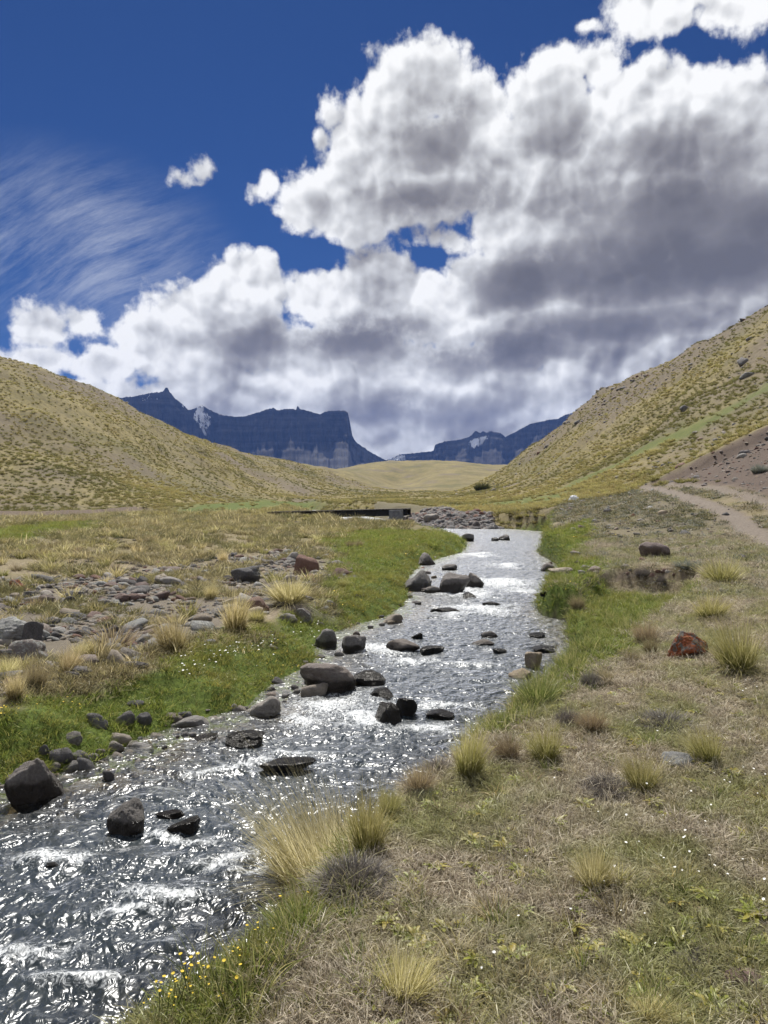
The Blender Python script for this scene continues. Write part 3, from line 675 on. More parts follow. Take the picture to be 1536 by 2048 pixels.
# loose stones of the left shore, below the meadow
SH = [(145,1488,37,19,'g'),(195,1456,40,24,'d'),(250,1452,38,26,'d'),(286,1453,30,23,'d'),(88,1511,24,20,'d'),(125,1532,48,30,'d'),(160,1527,38,20,'g'),(173,1551,36,30,'d'),(143,1551,36,23,'g'),(243,1490,38,20,'t'),(230,1507,34,20,'g'),(286,1507,40,18,'g'),(310,1480,30,10,'t'),(265,1500,22,14,'g'),(108,1545,24,16,'g'),(205,1535,22,10,'t'),(218,1561,26,17,'d'),(235,1520,24,12,'g'),(20,1565,24,12,'g'),(10,1582,22,10,'t'),(200,1512,22,12,'g'),(188,1520,20,10,'t'),(255,1512,20,10,'t'),(133,1567,22,12,'g'),(295,1490,22,9,'t'),
 (482,1427,24,13,'t'),(497,1434,20,13,'t'),(470,1424,18,14,'g'),(543,1402,28,14,'t'),(556,1371,24,14,'d'),(347,1446,38,14,'g'),(362,1440,40,14,'d'),(540,1388,20,12,'d'),(405,1448,24,10,'t'),(430,1446,18,9,'t'),(650,1335,22,8,'t'),(640,1322,20,10,'d'),(270,1415,30,10,'d')]
CW = {'g': 'grey', 'd': 'dark', 't': 'tan'}
MK_SH = marks([(75,1608,'the largest grey boulder'),(378,1463,'the flat grey slab'),(530,1433,'the ovoid stone'),(250,1500,'the tan-topped stones'),(160,1540,'the dark blocks of the shore'),(640,1320,'the dark boulder of the rapids')])
MK_UP = marks([(530,1433,'the ovoid stone'),(656,1386,'the largest dark boulder'),(650,1302,'the rounded bank boulder'),(785,1247,'the pale bank boulder'),(835,1188,'the grey angular boulder'),(853,1134,'the double boulder')])
def shl(a, b, k, w): return ('larger ' if w > 25 else 'small ')+CW[k]+' shore stone '+nearest(MK_SH, *G(a, b)[:2])
for i, (a, b, w, h, k) in enumerate(SH):
    B(a, b, w*1.1, h*1.1, k, shl(a, b, k, w), 'shore_stone', 'loose stones along the left shore', 'stone', sub=3, sharp=7)
for i in range(46):
    t = i/45; a = 40+t*330+random.uniform(-25, 25); b = np.interp(a, [0,120,220,300,380], [1585,1555,1528,1500,1468])+random.uniform(-14, 10)
    w = random.uniform(8, 17); k = random.choice('ggtd'); B(a, b, w, w*.55, k, shl(a, b, k, w).replace('small', 'tiny'), 'shore_stone', 'loose stones along the left shore', 'stone', sub=2, sharp=7)
for i in range(44):
    k0 = random.uniform(0, 1); a = np.interp(k0, [0,.3,.45,.6,.75,.9,1], [420,575,640,690,800,845,870])+random.uniform(-12, 14); b = np.interp(k0, [0,.3,.45,.6,.75,.9,1], [1450,1393,1345,1285,1238,1180,1132])+random.uniform(-9, 7)
    w = random.uniform(9, 22); k = random.choice('ggtdw'); B(a, b, w, w*.5, k, 'tiny '+{'w': 'wet grey', **CW}[k]+' stone at the upper shore '+nearest(MK_UP, *G(a, b)[:2]), 'shore_stone', 'loose stones along the left shore', 'stone', sub=2, sharp=7)
# boulders of the rubble patch
B(35,1290,115,52,'l','largest pale lichen-spotted boulder of the rubble patch, cut by the left edge',sub=5,sharp=13,planes=10,seed=61)
B(66,1292,46,48,'d','dark upright wedge of rock leaning on the largest pale boulder',sharp=15,planes=9,depth=.6,tilt=8)
B(58,1326,80,42,'l','flat-topped grey boulder in front of the largest pale boulder',sharp=10,planes=11)
B(18,1325,50,26,'l','pale block left of the flat-topped grey boulder',sharp=12)
B(36,1180,30,21,'o','red lichen-covered boulder at the far left of the rubble',sharp=10)
B(612,1149,50,40,'r','reddish-brown boulder, the biggest at the far end of the rubble',sharp=11,seed=71)
B(586,1123,28,19,'t','pale rounded stone behind the reddish-brown boulder',sharp=6)
B(492,1166,58,33,'d','dark grey humped boulder in the far half of the rubble',sharp=11)
B(512,1226,54,31,'r','pinkish boulder with a rusty top beside the leaning tussock',sharp=10)
B(605,1205,44,17,'d','dark flat boulder at the right rim of the rubble',sharp=9)
B(575,1246,40,18,'g','grey stone half sunk in the turf under the right rim tussock',sharp=9)
B(608,1245,44,26,'l','long pale edge of rock sloping to the still pool',sharp=13,depth=.5,tilt=25)
B(280,1168,32,16,'d','dark rounded boulder at the back of the rubble',sharp=7)
B(343,1172,46,18,'g','low broad boulder right of the dark rounded one',sharp=8)
B(227,1180,46,14,'r','flat pinkish boulder at the back of the rubble',sharp=9)
B(25,1204,34,18,'t','pale angular boulder below the red lichen-covered boulder',sharp=13)
B(57,1197,24,14,'d','dark stone right of the pale angular boulder')
B(95,1208,30,18,'r','brown rounded boulder in the left part of the rubble',sharp=7)
B(147,1200,40,18,'d','dark peaked boulder behind the split stones')
B(140,1210,28,18,'d','split dark stones in the left part of the rubble',sharp=13)
B(245,1204,34,16,'r','brown humped stone in the middle of the rubble')
B(198,1238,46,8,'t','long flat pale slab in the middle of the rubble',depth=.5,sharp=12)
B(265,1240,28,9,'t','flat pale stone by the tall tussock')
B(302,1262,40,12,'t','flat pale slab leaning behind the tall tussock')
B(362,1192,32,14,'d','blue-grey stone in the far half of the rubble')
B(320,1200,36,16,'r','reddish rounded stone left of the blue-grey stone')
B(105,1340,28,14,'g','small grey boulder below the twin tussocks')
B(150,1360,44,16,'d','dark stone at the foot of the front twin tussock')
B(275,1338,42,14,'d','dark jagged stone on the meadow rim')
B(225,1300,44,20,'g','rounded grey boulder behind the purple-brown tussock',sharp=7)
B(20,1360,50,16,'g','grey stone at the left edge below the blocks',sharp=8)
# right bank
B(1380,1320,78,54,'o','orange-lichened square boulder on the right bank',name='lichen_boulder',sub=5,sharp=14,planes=9,seed=83,depth=.7,sink=.2)
B(1360,1538,78,24,'l','flat grey lichened slab sunk in the dry grass',sharp=10,sink=.8)
B(1308,1118,58,34,'r','purplish brown boulder above the grassy hollow',sharp=12,planes=10)
B(1186,1146,32,14,'t','pale stone on the right shore below the purplish boulder',sharp=7)
B(1150,1112,20,9,'t','small pale stone on the upper right grass')
B(1500,1985,110,22,'r','pinkish flat slab at the lower right corner',sharp=10,sink=.9)
B(1412,1092,24,10,'t','pale stone above the silvery shrub')
B(1355,1108,18,8,'t','small pale stone beside the purplish boulder',sub=3)
B(1370,1098,16,7,'t','small pale stone behind the purplish boulder',sub=3)
B(1215,1027,18,10,'d','dark stone on the stony shoulder under the track',sub=3)
B(1470,1288,16,10,'d','dark little stone behind the right edge tussock',sub=3)
B(1330,1272,30,6,'t','bleached flat stone by the two round tussocks',sub=3)
MK_RB = marks([(1308,1118,'the purplish brown boulder'),(1390,1137,'the low silvery shrub'),(1186,1146,'the pale shore stone'),(1380,1320,'the orange-lichened boulder'),(1455,1170,'the wide olive tussock'),(1215,1027,'the dark shoulder stone'),(1150,1112,'the pale upper stone')])
random.seed(77)
for i in range(46):
    a, b = random.choice([(random.uniform(1130, 1330), random.uniform(1020, 1110)), (random.uniform(1180, 1500), random.uniform(1085, 1165)), (random.uniform(1230, 1420), random.uniform(1130, 1175)), (random.uniform(1100, 1200), random.uniform(1125, 1160))])
    w = random.uniform(7, 19); k = random.choice('gtdrr'); B(a, b, w, w*.5, k, 'small half-buried '+{'r': 'reddish', **CW}[k]+' bank stone '+nearest(MK_RB, *G(a, b)[:2]), 'bank_stone', 'half-buried stones of the right bank', 'stone', sub=2, sharp=9, sink=.8)
B(862,1046,30,19,'g','rounded pale boulder on the rubble bank by the bridge',sharp=6)
B(1490,727,30,16,'d','dark outcrop high on the right hill',sub=3,sharp=12)
B(1495,755,30,12,'g','grey outcrop below the dark outcrop of the right hill',sub=3,sharp=12)
B(1484,643,12,8,'d','small dark boulder on the skyline of the right hill',sub=3)
B(1372,820,22,11,'d','brown rock in the middle of the right hillside',sub=3,sharp=12)
B(1500,680,16,8,'d','dark rock just below the right skyline',sub=3)
B(1246,778,14,7,'d','rock beside the crest line of the right hill',sub=3)

MK_RUB = marks([(35,1290,'the largest pale boulder'),(36,1180,'the red lichen-covered boulder'),(280,1168,'the dark rounded boulder at the back'),(492,1166,'the dark grey humped boulder'),(612,1149,'the reddish-brown boulder'),(512,1226,'the pinkish boulder'),(340,1308,'the tall straw tussock'),(198,1238,'the long flat pale slab'),(132,1352,'the twin tussocks'),(147,1205,'the dark peaked boulder'),(362,1192,'the blue-grey stone')])
# stones strewn over the rubble patch
LIB = [rock_mesh('stone_shape', 300+k, 2, 12, 7+k % 5, .08, None) for k in range(8)]
def lib_stones(mats, k0):
    out = []
    for k, m in enumerate(mats):
        for j in range(4):
            me = LIB[(k*4+j) % 8].copy(); me.name = 'stone_shape'; me.materials.append(m); out.append(me)
    return out
SM = lib_stones([M_ROCK, M_ROCK, M_RTAN, M_RRED, M_RDARK, M_RLICH], 0)
SB = lib_stones([M_RDARK, M_RDARK, M_RWET, M_RRED], 0)
def strew(n, poly, lo, hi, seed, flat=.5):
    g = np.random.default_rng(seed); P = np.array(poly); out = []
    while len(out) < n:
        x = g.uniform(P[:,0].min(), P[:,0].max(), 400); y = g.uniform(P[:,1].min(), P[:,1].max(), 400)
        az_ = np.abs(np.arctan2(x, y)); ok = inside(x, y, P) & (az_ < R(31)) & (fbm(x*.5, y*.5, 2) > g.uniform(-.55, .35, 400))
        ok &= g.uniform(0, 1, 400) < np.minimum(1, 11/np.hypot(x, y))
        for a, b in zip(x[ok], y[ok]): out.append((a, b, lo*(hi/lo)**(g.uniform()**1.9)))
    return out[:n]
for x, y, s in strew(298, Z_RUBBLE, .09, .42, 5):
    z = float(Hs(x, y)); g = np.random.default_rng(int(abs(x*971+y*131)*100))
    k_ = g.integers(len(SM)); o_col = ['grey']*8+['tan']*4+['reddish']*4+['dark']*4+['pale lichened']*4
    obj('field_stone', SM[k_], None, (x, y, z+s*.08), (g.uniform(-.25,.25), g.uniform(-.25,.25), g.uniform(0, 6.3)), (s*.5*g.uniform(.8,1.3), s*.5*g.uniform(.7,1), s*.5*g.uniform(.4,.75)),
        ('large ' if s > .3 else 'small ')+o_col[k_]+' rubble stone '+nearest(MK_RUB, x, y), 'stone', 'stones strewn over the rubble patch')
# rubble bank at the bridge: one heap, its stones as parts
rb = obj('rubble_bank', None, loc=(3.5, 51, .6), label='bank of loose grey rubble beside the bridge', cat='rubble'); rb.empty_display_size = .1
ng = np.random.default_rng(17); cnt = 0
while cnt < 290:
    x, y = ng.uniform(-.2, 7.6), ng.uniform(46, 62)
    dr = float(seg_dist(np.array([x]), np.array([y]), RE)[0])
    if inside(np.array([x]), np.array([y]), STREAM)[0] or dr > 4.2 or float(seg_dist(np.array([x]), np.array([y]), LE)[0]) < dr: continue
    s = .13*(.48/.13)**(ng.uniform()**1.9); z = float(Hs(x, y))
    obj('stone', SB[ng.integers(len(SB))], rb, (x-3.5, y-51, z+s*.12-.6), (ng.uniform(-.4,.4), ng.uniform(-.4,.4), ng.uniform(0, 6.3)), (s*.55, s*.5, s*.36)); cnt += 1

# ------------------------------------------------------------------ bridge
def boxm(name, sx, sy, sz, mat, bev=.01):
    bm = bmesh.new(); bmesh.ops.create_cube(bm, size=1)
    for v in bm.verts: v.co = (v.co.x*sx, v.co.y*sy, v.co.z*sz)
    bmesh.ops.bevel(bm, geom=list(bm.edges), offset=bev, segments=1, affect='EDGES')
    me = bpy.data.meshes.new(name); bm.to_mesh(me); bm.free(); me.materials.append(mat); return me
def simple(name, c0, c1, scale, rough=.8, spec=.3):
    m, T, out = newmat(name); ob = T.n('ShaderNodeTexCoord').outputs['Object']
    n = T.noise(ob, scale, 6, .65)
    principled(T, out, T.mix(T.mr(n, .3, .7), c0, c1), rough, bump(T, n, .3, .02), spec); return m
M_STEEL = simple('dark_steel', (.010,.010,.011), (.022,.02,.019), 6, .6)
M_CONC = simple('weathered_concrete', (.12,.125,.13), (.22,.225,.225), 4, .9)
M_WOOD = simple('weathered_planks', (.06,.052,.045), (.13,.115,.10), 5, .9)
bl, brr = np.array(at(545,1023,62)), np.array(at(818,1016.5,60.5))
bx = (bl+brr)/2; L = np.linalg.norm(brr[:2]-bl[:2]); yaw = math.atan2(brr[1]-bl[1], brr[0]-bl[0]); pit = -math.atan2(brr[2]-bl[2], L)
br_ = obj('bridge', None, loc=tuple(bx), rot=(0, pit, yaw), label='low dark steel girder bridge crossing the stream', cat='bridge'); br_.empty_display_size = .1
for yy in (-1.5, 1.5):
    gd = obj('girder', boxm('girder', L, .12, .42, M_STEEL), br_, (0, yy, -.33))
    for zf in (-.225, .225): obj('flange', boxm('flange', L+.02, .3, .03, M_STEEL, .004), gd, (0, 0, zf))
npl = int(L/.25)
pm = boxm('plank', .225, 3.4, .07, M_WOOD)
for k in range(npl): obj('plank', pm, br_, (-L/2+(k+.5)*L/npl, random.uniform(-.02, .02), -.035+random.uniform(-.006, .006)))
def conc(px0, px1, py0, py1, dep, thick, label=None):
    a, b = np.array(at(px0, py0, dep)), np.array(at(px1, py1, dep)); h = a[2]-b[2]+.5
    c = (a+b)/2; c[2] = a[2]-h/2; c[1] += thick/2
    w = c-bx; ca, sa = math.cos(-yaw), math.sin(-yaw)
    o = obj('abutment', boxm('abutment', b[0]-a[0], thick, h, M_CONC, .03), br_, (w[0]*ca-w[1]*sa, w[0]*sa+w[1]*ca, w[2])); return o
conc(779, 806, 1023, 1046, 58.3, .9); conc(628, 641, 1030, 1046, 60.2, 2.6)

# white heap by the track
M_SHEET = simple('white_plastic', (.62,.64,.66), (.82,.83,.84), 7, .5)
def crumple(name, seed, mat):
    V, F_ = ICO[4]; P = V.copy()
    n = np.abs(noise3(V, 1.7, seed))*1.0+.35*np.abs(noise3(V, 4.2, seed+3)); P = P*(1.05-.5*n)[:,None]; P[:,2] = np.maximum(P[:,2], -.3)
    return mesh(name, P, F_, None, mat, smooth=False)
def white_heap(px, py, w, h, label, seed):
    p = G(px, py); s = p[1]/FPX
    obj('plastic_sheet', crumple('plastic_sheet', seed, M_SHEET), None, (p[0], p[1]+.3, p[2]+h*s*.25), (.1, -.2, seed), (w*s/2, w*s*.35, h*s*.85), label, 'plastic sheet', 'white crumpled sheets by the track')
white_heap(1150, 1004, 23, 13, 'bigger white crumpled sheet lying beside the stony shoulder', 3.); white_heap(1132, 1004, 9, 6, 'smaller white crumpled scrap left of the bigger one', 8.)

# ------------------------------------------------------------------ plants
def tuft(seed, n, R0, h, spread, curl, wid, seg=3, hv=.35, lean=(0, 0), dome=0.):
    g = np.random.default_rng(seed)
    a = g.uniform(0, 2*np.pi, n); rad = np.sqrt(g.uniform(0, 1, n)); bx_, by_ = R0*rad*np.cos(a), R0*rad*np.sin(a)
    hh = h*(1-hv*g.uniform(0, 1, n))*(1-dome*rad**2); out = spread*(rad*.75+.25*g.uniform(0, 1, n)); da = a+g.normal(0, .5, n)
    dx, dy = np.cos(da)*out+lean[0]+g.normal(0, .09, n), np.sin(da)*out+lean[1]+g.normal(0, .09, n)
    cu = curl*g.uniform(.3, 1.3, n); fa = g.uniform(0, 2*np.pi, n); fx_, fy_ = np.cos(fa), np.sin(fa)
    rows = seg+1; V = np.zeros((n, rows*2, 3)); tt = np.zeros((n, rows*2))
    for k in range(rows):
        t = k/seg; hx = t+cu*t*t
        X = bx_+dx*hh*hx; Y = by_+dy*hh*hx; Zc = hh*(t-.45*cu*np.hypot(dx, dy)*t*t*1.6-.25*cu*t**3*.5)
        w = wid*(1-.88*t)*.5
        for s_ in (0, 1):
            sg = -1 if s_ == 0 else 1
            V[:, 2*k+s_] = np.stack([X+sg*w*fx_, Y+sg*w*fy_, Zc], 1); tt[:, 2*k+s_] = t
    Fb = np.array([[2*k, 2*k+1, 2*k+3, 2*k+2] for k in range(seg)])
    F = (Fb[None]+(np.arange(n)*rows*2)[:,None,None]).reshape(-1, 4)
    return V.reshape(-1, 3), F, tt.ravel(), np.repeat(g.uniform(0, 1, n), rows*2)
def tuft_mesh(name, mat, parts):
    Vs, Fs, ts, rs = [], [], [], []; o = 0
    for V, F, t, r in parts: Vs.append(V); Fs.append(F+o); ts.append(t); rs.append(r); o += len(V)
    return mesh(name, np.concatenate(Vs), np.concatenate(Fs), {'t': np.concatenate(ts), 'rnd': np.concatenate(rs)}, mat)
def grass_mat(name, cb, cm, ct, alt, transl=.35, var=.35, patch=None):
    m, T, out = newmat(name)
    t = T.attr('t'); rn = T.attr('rnd'); oi = T.n('ShaderNodeObjectInfo').outputs['Random']
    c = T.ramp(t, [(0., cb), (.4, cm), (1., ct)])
    c = T.mix(T.mr(rn, .55, .95), c, alt)
    if patch:
        pos = T.n('ShaderNodeNewGeometry').outputs['Position']
        c = T.mix(T.mr(T.noise(pos, patch[1], 3, .6), .42, .62), c, T.mix(.8, c, patch[0]))
    hs = T.n('ShaderNodeHueSaturation'); T.put(hs.inputs['Color'], c)
    T.put(hs.inputs['Value'], T.m('MULTIPLY_ADD', oi, var, T.m('MULTIPLY_ADD', rn, var, 1-var)))
    T.put(hs.inputs['Hue'], T.m('MULTIPLY_ADD', T.m('FRACT', T.m('MULTIPLY', oi, 5.7)), .03, .485))
    d = T.n('ShaderNodeBsdfDiffuse'); T.put(d.inputs[0], hs.outputs[0])
    tr = T.n('ShaderNodeBsdfTranslucent'); T.put(tr.inputs[0], hs.outputs[0])
    gl = T.n('ShaderNodeBsdfGlossy'); gl.inputs['Roughness'].default_value = .45; T.put(gl.inputs[0], (.5,.5,.45))
    mx = T.n('ShaderNodeMixShader'); mx.inputs[0].default_value = transl; T.L.new(d.outputs[0], mx.inputs[1]); T.L.new(tr.outputs[0], mx.inputs[2])
    m2 = T.n('ShaderNodeMixShader'); m2.inputs[0].default_value = .05; T.L.new(mx.outputs[0], m2.inputs[1]); T.L.new(gl.outputs[0], m2.inputs[2])
    T.L.new(m2.outputs[0], out.inputs[0]); return m
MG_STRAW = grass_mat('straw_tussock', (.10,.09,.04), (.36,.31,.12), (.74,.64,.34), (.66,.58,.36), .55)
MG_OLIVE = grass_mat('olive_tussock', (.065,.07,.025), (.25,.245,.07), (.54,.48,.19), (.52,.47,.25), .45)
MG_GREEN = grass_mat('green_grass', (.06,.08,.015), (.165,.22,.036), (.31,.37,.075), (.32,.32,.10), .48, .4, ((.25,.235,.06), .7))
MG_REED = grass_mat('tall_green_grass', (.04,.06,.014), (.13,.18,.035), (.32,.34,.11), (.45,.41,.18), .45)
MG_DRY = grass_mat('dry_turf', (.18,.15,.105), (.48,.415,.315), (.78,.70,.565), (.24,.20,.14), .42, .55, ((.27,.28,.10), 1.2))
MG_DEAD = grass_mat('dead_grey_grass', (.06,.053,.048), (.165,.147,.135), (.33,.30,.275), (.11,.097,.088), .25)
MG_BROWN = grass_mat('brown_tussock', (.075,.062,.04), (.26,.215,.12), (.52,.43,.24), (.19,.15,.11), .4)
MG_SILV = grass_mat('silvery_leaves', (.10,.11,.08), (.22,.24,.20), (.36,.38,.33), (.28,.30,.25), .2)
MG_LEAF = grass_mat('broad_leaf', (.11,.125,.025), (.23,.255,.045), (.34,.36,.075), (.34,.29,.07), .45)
MG_HILL = grass_mat('hill_tussock', (.09,.08,.034), (.265,.23,.078), (.56,.49,.20), (.37,.325,.145), .45, .4, ((.15,.15,.055), .035))  # straw colour; dark base and bright tip also paint the backlit shading in
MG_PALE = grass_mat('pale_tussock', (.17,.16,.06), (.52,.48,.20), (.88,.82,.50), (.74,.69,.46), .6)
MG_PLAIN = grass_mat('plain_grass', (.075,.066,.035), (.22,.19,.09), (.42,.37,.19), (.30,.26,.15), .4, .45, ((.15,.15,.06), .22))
MG_SHRUB = grass_mat('dark_shrub', (.03,.035,.015), (.065,.075,.03), (.12,.13,.055), (.09,.09,.04), .25)

MATS = {'s': MG_STRAW, 'o': MG_OLIVE, 'g': MG_REED, 'b': MG_BROWN, 'd': MG_DEAD}
# tussock shapes of unit size (height 1, foot radius .35)
def tus_shape(kind, seed, n=620, fine=1.15):
    m = MATS[kind]; ln = np.random.default_rng(seed).normal(0, .16, 2)
    if kind == 'd': return tuft_mesh('blades', m, [tuft(seed, int(n*1.5), .62, .85, .8, .9, .022*fine, 4, .45, dome=.55), tuft(seed+1, n//2, .5, .5, 1.6, 1.6, .02*fine, 4, .4)])
    return tuft_mesh('blades', m, [tuft(seed, n, .32, 1., .66, .6, .018*fine, 4, .75, lean=ln), tuft(seed+1, n//3, .26, 1.25, .38, .35, .011*fine, 4, .5, lean=(ln[0]*1.5, ln[1])), tuft(seed+2, n//2, .36, .5, 1.4, 1.2, .018*fine, 3, .6), tuft(seed+5, 14, .3, 1.5, .5, .4, .009, 4, .4, lean=ln)])
def dead_foot(seed): return tuft_mesh('dead_foot', MG_DEAD, [tuft(seed, 160, .42, .34, .9, 1.1, .02, 3, .5)])
SHAPES = {k: [tus_shape(k, 900+37*j+ord(k)) for j in range(5)] for k in 'sogbd'}
FOOT = [dead_foot(50), dead_foot(60)]
def tussock(px, py, w, h, kind, label, group=None, lean=(0, 0), foot=True, own=None, name='tussock', x3=None):
    p = G(px, py) if x3 is None else np.array(x3); s = p[1]/FPX; W_2, H = w*s, h*s
    p = p+np.array([0, W_2*.25, 0]); z = float(Hs(p[0], p[1]))
    g = np.random.default_rng(int(px*7+py*13)+3)
    wide = W_2/1.45; sc_ = (wide, wide, H/.92)
    r = obj(name, None, loc=(p[0], p[1], z-.02*H), rot=(-lean[1], lean[0], 0), label=label, cat='tussock', group=group); r.empty_display_size = .05
    obj('blades', own or SHAPES[kind][g.integers(5)], r, rot=(0, 0, g.uniform(0, 6.3)), scale=sc_)
    if foot and kind != 'd': obj('dead_foot', FOOT[g.integers(2)], r, rot=(0, 0, g.uniform(0, 6.3)), scale=(wide*.95, wide*.95, H*.75))
    return r
# the wind-blown giant at the bank edge
big = tuft_mesh('blades', MG_PALE, [tuft(1, 1700, .5, 1.0, .55, .5, .016, 5, .5, lean=(-.22, .08)), tuft(2, 600, .5, 1.45, .35, .5, .009, 5, .5, lean=(-.5, .18)), tuft(3, 600, .5, .75, 1.0, .9, .016, 5, .5, lean=(-.2, -.1)), tuft(4, 30, .45, 2.3, .3, .35, .006, 5, .3, lean=(-.9, .2))])
tussock(650, 1775, 215, 175, 's', 'largest wind-blown pale tussock leaning over the stream from the right bank', own=big, foot=False)
tussock(735, 1715, 100, 130, 'o', 'yellow-green tussock growing against the right side of the largest tussock')
tussock(705, 1792, 150, 92, 'd', 'dark grey dead cushion at the foot of the largest tussock', name='dead_cushion')
tussock(840, 1590, 75, 55, 'b', 'brown low tussock on the bank between the largest tussock and the tall one')
tussock(778, 1640, 60, 60, 'o', 'yellow-green tussock just behind the largest tussock')
tussock(940, 1562, 82, 115, 'o', 'tall upright yellow-green tussock at the right bank edge')
tussock(1020, 1525, 66, 55, 'b', 'brown tussock between the tall upright tussock and the round one')
tussock(1098, 1530, 90, 80, 'o', 'round olive tussock on the bank, right of the brown one')
tussock(1190, 1468, 76, 50, 'b', 'straw-brown flattened tussock beside the dark grey bush')
tussock(1137, 1452, 46, 60, 'd', 'dark grey dead bush at the bank, left of the flattened tussock', name='dead_cushion')
tussock(1186, 1372, 40, 50, 'd', 'dark dead clump nearest the water below the green grass', name='dead_cushion')
tussock(1215, 1368, 45, 32, 'b', 'pale frayed clump touching the dark dead clump', name='tussock')
tussock(1292, 1590, 95, 70, 'o', 'yellow-green tussock with a dead grey cushion on its left')
tussock(1225, 1592, 95, 48, 'd', 'dead grey cushion on the left of the yellow-green tussock', name='dead_cushion')
tussock(1345, 1462, 120, 45, 'd', 'widest flat dead grey cushion in the dry turf', name='dead_cushion')
tussock(1425, 1535, 80, 78, 'o', 'spiky olive tussock beside the flat lichened slab')
tussock(1288, 1160, 30, 26, 'd', 'dark dead clump hanging at the left end of the hollow scarp', name='dead_cushion')
tussock(1325, 1170, 26, 22, 'd', 'grey dead clump in the middle of the hollow scarp', name='dead_cushion')
tussock(880, 1545, 60, 40, 'd', 'grey dead clump between the brown low tussock and the tall one', name='dead_cushion')
tussock(560, 1830, 70, 45, 'o', 'low olive tuft at the lower end of the largest tussock')
tussock(1490, 1350, 115, 105, 'o', 'broad tall tussock right of the orange-lichened boulder')
tussock(1298, 1288, 60, 48, 'b', 'round straw tussock above the right bank, the larger of two')
tussock(1305, 1310, 36, 38, 'b', 'round straw tussock above the right bank, the smaller of two')
tussock(1265, 1328, 42, 30, 'b', 'low straw tussock left of the smaller round one')
tussock(1195, 1790, 100, 90, 's', 'pale tuft standing alone in the middle of the dry turf')
tussock(812, 2022, 135, 105, 's', 'round straw tussock at the bottom of the picture, left of centre')
tussock(1310, 2060, 100, 70, 's', 'straw tussock cut by the bottom edge at the right')
tussock(1440, 1960, 120, 45, 'd', 'matted grey dead grass at the lower right', name='dead_cushion')
tussock(1455, 1170, 100, 55, 'o', 'wide olive tussock right of the silvery shrub')
tussock(1430, 1240, 80, 50, 'o', 'olive tussock between the hollow and the right edge')
tussock(1160, 1222, 40, 34, 'b', 'brown tussock growing in the right green bank')
tussock(1080, 1415, 110, 62, 'g', 'wide green grass clump overhanging the right water edge', foot=False)
tussock(340, 1308, 82, 84, 's', 'tall straw tussock at the rim of the left meadow', foot=False)
tussock(470, 1268, 72, 84, 's', 'straw tussock leaning left beside the pinkish boulder', lean=(-.32, 0))
tussock(132, 1352, 52, 64, 's', 'front straw tussock of the twin pair on the left')
tussock(158, 1322, 50, 46, 's', 'back straw tussock of the twin pair on the left')
tussock(222, 1328, 46, 44, 'b', 'purple-brown tussock between the twin pair and the tall straw one')
tussock(25, 1402, 48, 62, 's', 'upright straw tussock near the left edge of the meadow')
tussock(62, 1380, 62, 64, 'b', 'brown tussock behind the upright one at the left edge')
tussock(10, 1355, 50, 40, 's', 'straw tussock cut by the left edge below the rubble')
tussock(575, 1212, 95, 62, 's', 'wide straw tussock at the right rim of the rubble')
tussock(600, 1236, 40, 44, 'd', 'dark dead clump under the right rim tussock', name='dead_cushion')
tussock(420, 1200, 34, 34, 's', 'bright straw tussock in the far part of the rubble')
tussock(445, 1128, 24, 30, 's', 'single round tussock behind the rubble')
tussock(510, 1245, 50, 28, 'o', 'olive tussock at the foot of the pinkish boulder')
tussock(655, 1180, 34, 24, 'g', 'small green tussock, left of two on the meadow', foot=False)
tussock(685, 1176, 30, 22, 'o', 'small green-brown tussock, right of two on the meadow', foot=False)
tussock(700, 1095, 22, 15, 'b', 'low round tussock in the upper meadow, left of two')
tussock(718, 1094, 22, 15, 'b', 'low round tussock in the upper meadow, right of two')
# seedheads far and near: plain of tussocks left of the stream
LOW = {k: [tuft_mesh('blades', MATS[k], [tuft(700+j+ord(k), 90, .34, 1., .75, .6, .05, 3, .5)]) for j in range(3)] for k in 'sob'}
pg = np.random.default_rng(23)
Z_PLAIN = Gp([(-300,1300),(-300,1110),(-100,1095),(0,1090),(200,1062),(330,1036),(560,1028),(650,1045),(700,1060),(640,1090),(480,1110),(250,1150),(0,1170)])
cnt = 0
MK_PL = marks([(445,1128,'the single round tussock behind the rubble'),(600,1040,'the left end of the bridge'),(100,1055,'the green strip below the left hill'),(36,1180,'the red lichen-covered boulder'),(250,1100,'the bare middle of the left plain'),(612,1149,'the reddish-brown boulder'),(450,1050,'the far rim of the left plain'),(280,1168,'the dark rounded boulder'),(60,1110,'the left edge of the plain'),(200,1240,'the long flat pale slab')])
while cnt < 215:
    a_, r_ = pg.uniform(R(-31), R(-1)), pg.uniform(9, 62)**1.; x, y = r_*math.sin(a_), r_*math.cos(a_)
    X, Y = np.array([x]), np.array([y])
    inp = inside(X, Y, Z_PLAIN)[0]; inr = inside(X, Y, Z_RUBBLE)[0]
    if not (inp or (inr and pg.uniform() < .22)) or fbm(X*.25, Y*.25, 2)[0] < pg.uniform(-.6, .3) or inside(X, Y, STREAM)[0] or pg.uniform() > 12/r_+.25: continue
    h = pg.uniform(.2, .45); k = 'ssob'[pg.integers(4)]; w = h*pg.uniform(.8, 1.4)
    o = obj('tussock', LOW[k][pg.integers(3)], None, (x, y, float(Hs(x, y))-.02), (0, 0, pg.uniform(0, 6)), (w*.8, w*.8, h),
        ('tall ' if h > .34 else 'small ')+{'s': 'straw', 'o': 'olive', 'b': 'brown'}[k]+' tussock '+nearest(MK_PL, x, y), 'tussock', 'tussocks on the left plain'); cnt += 1
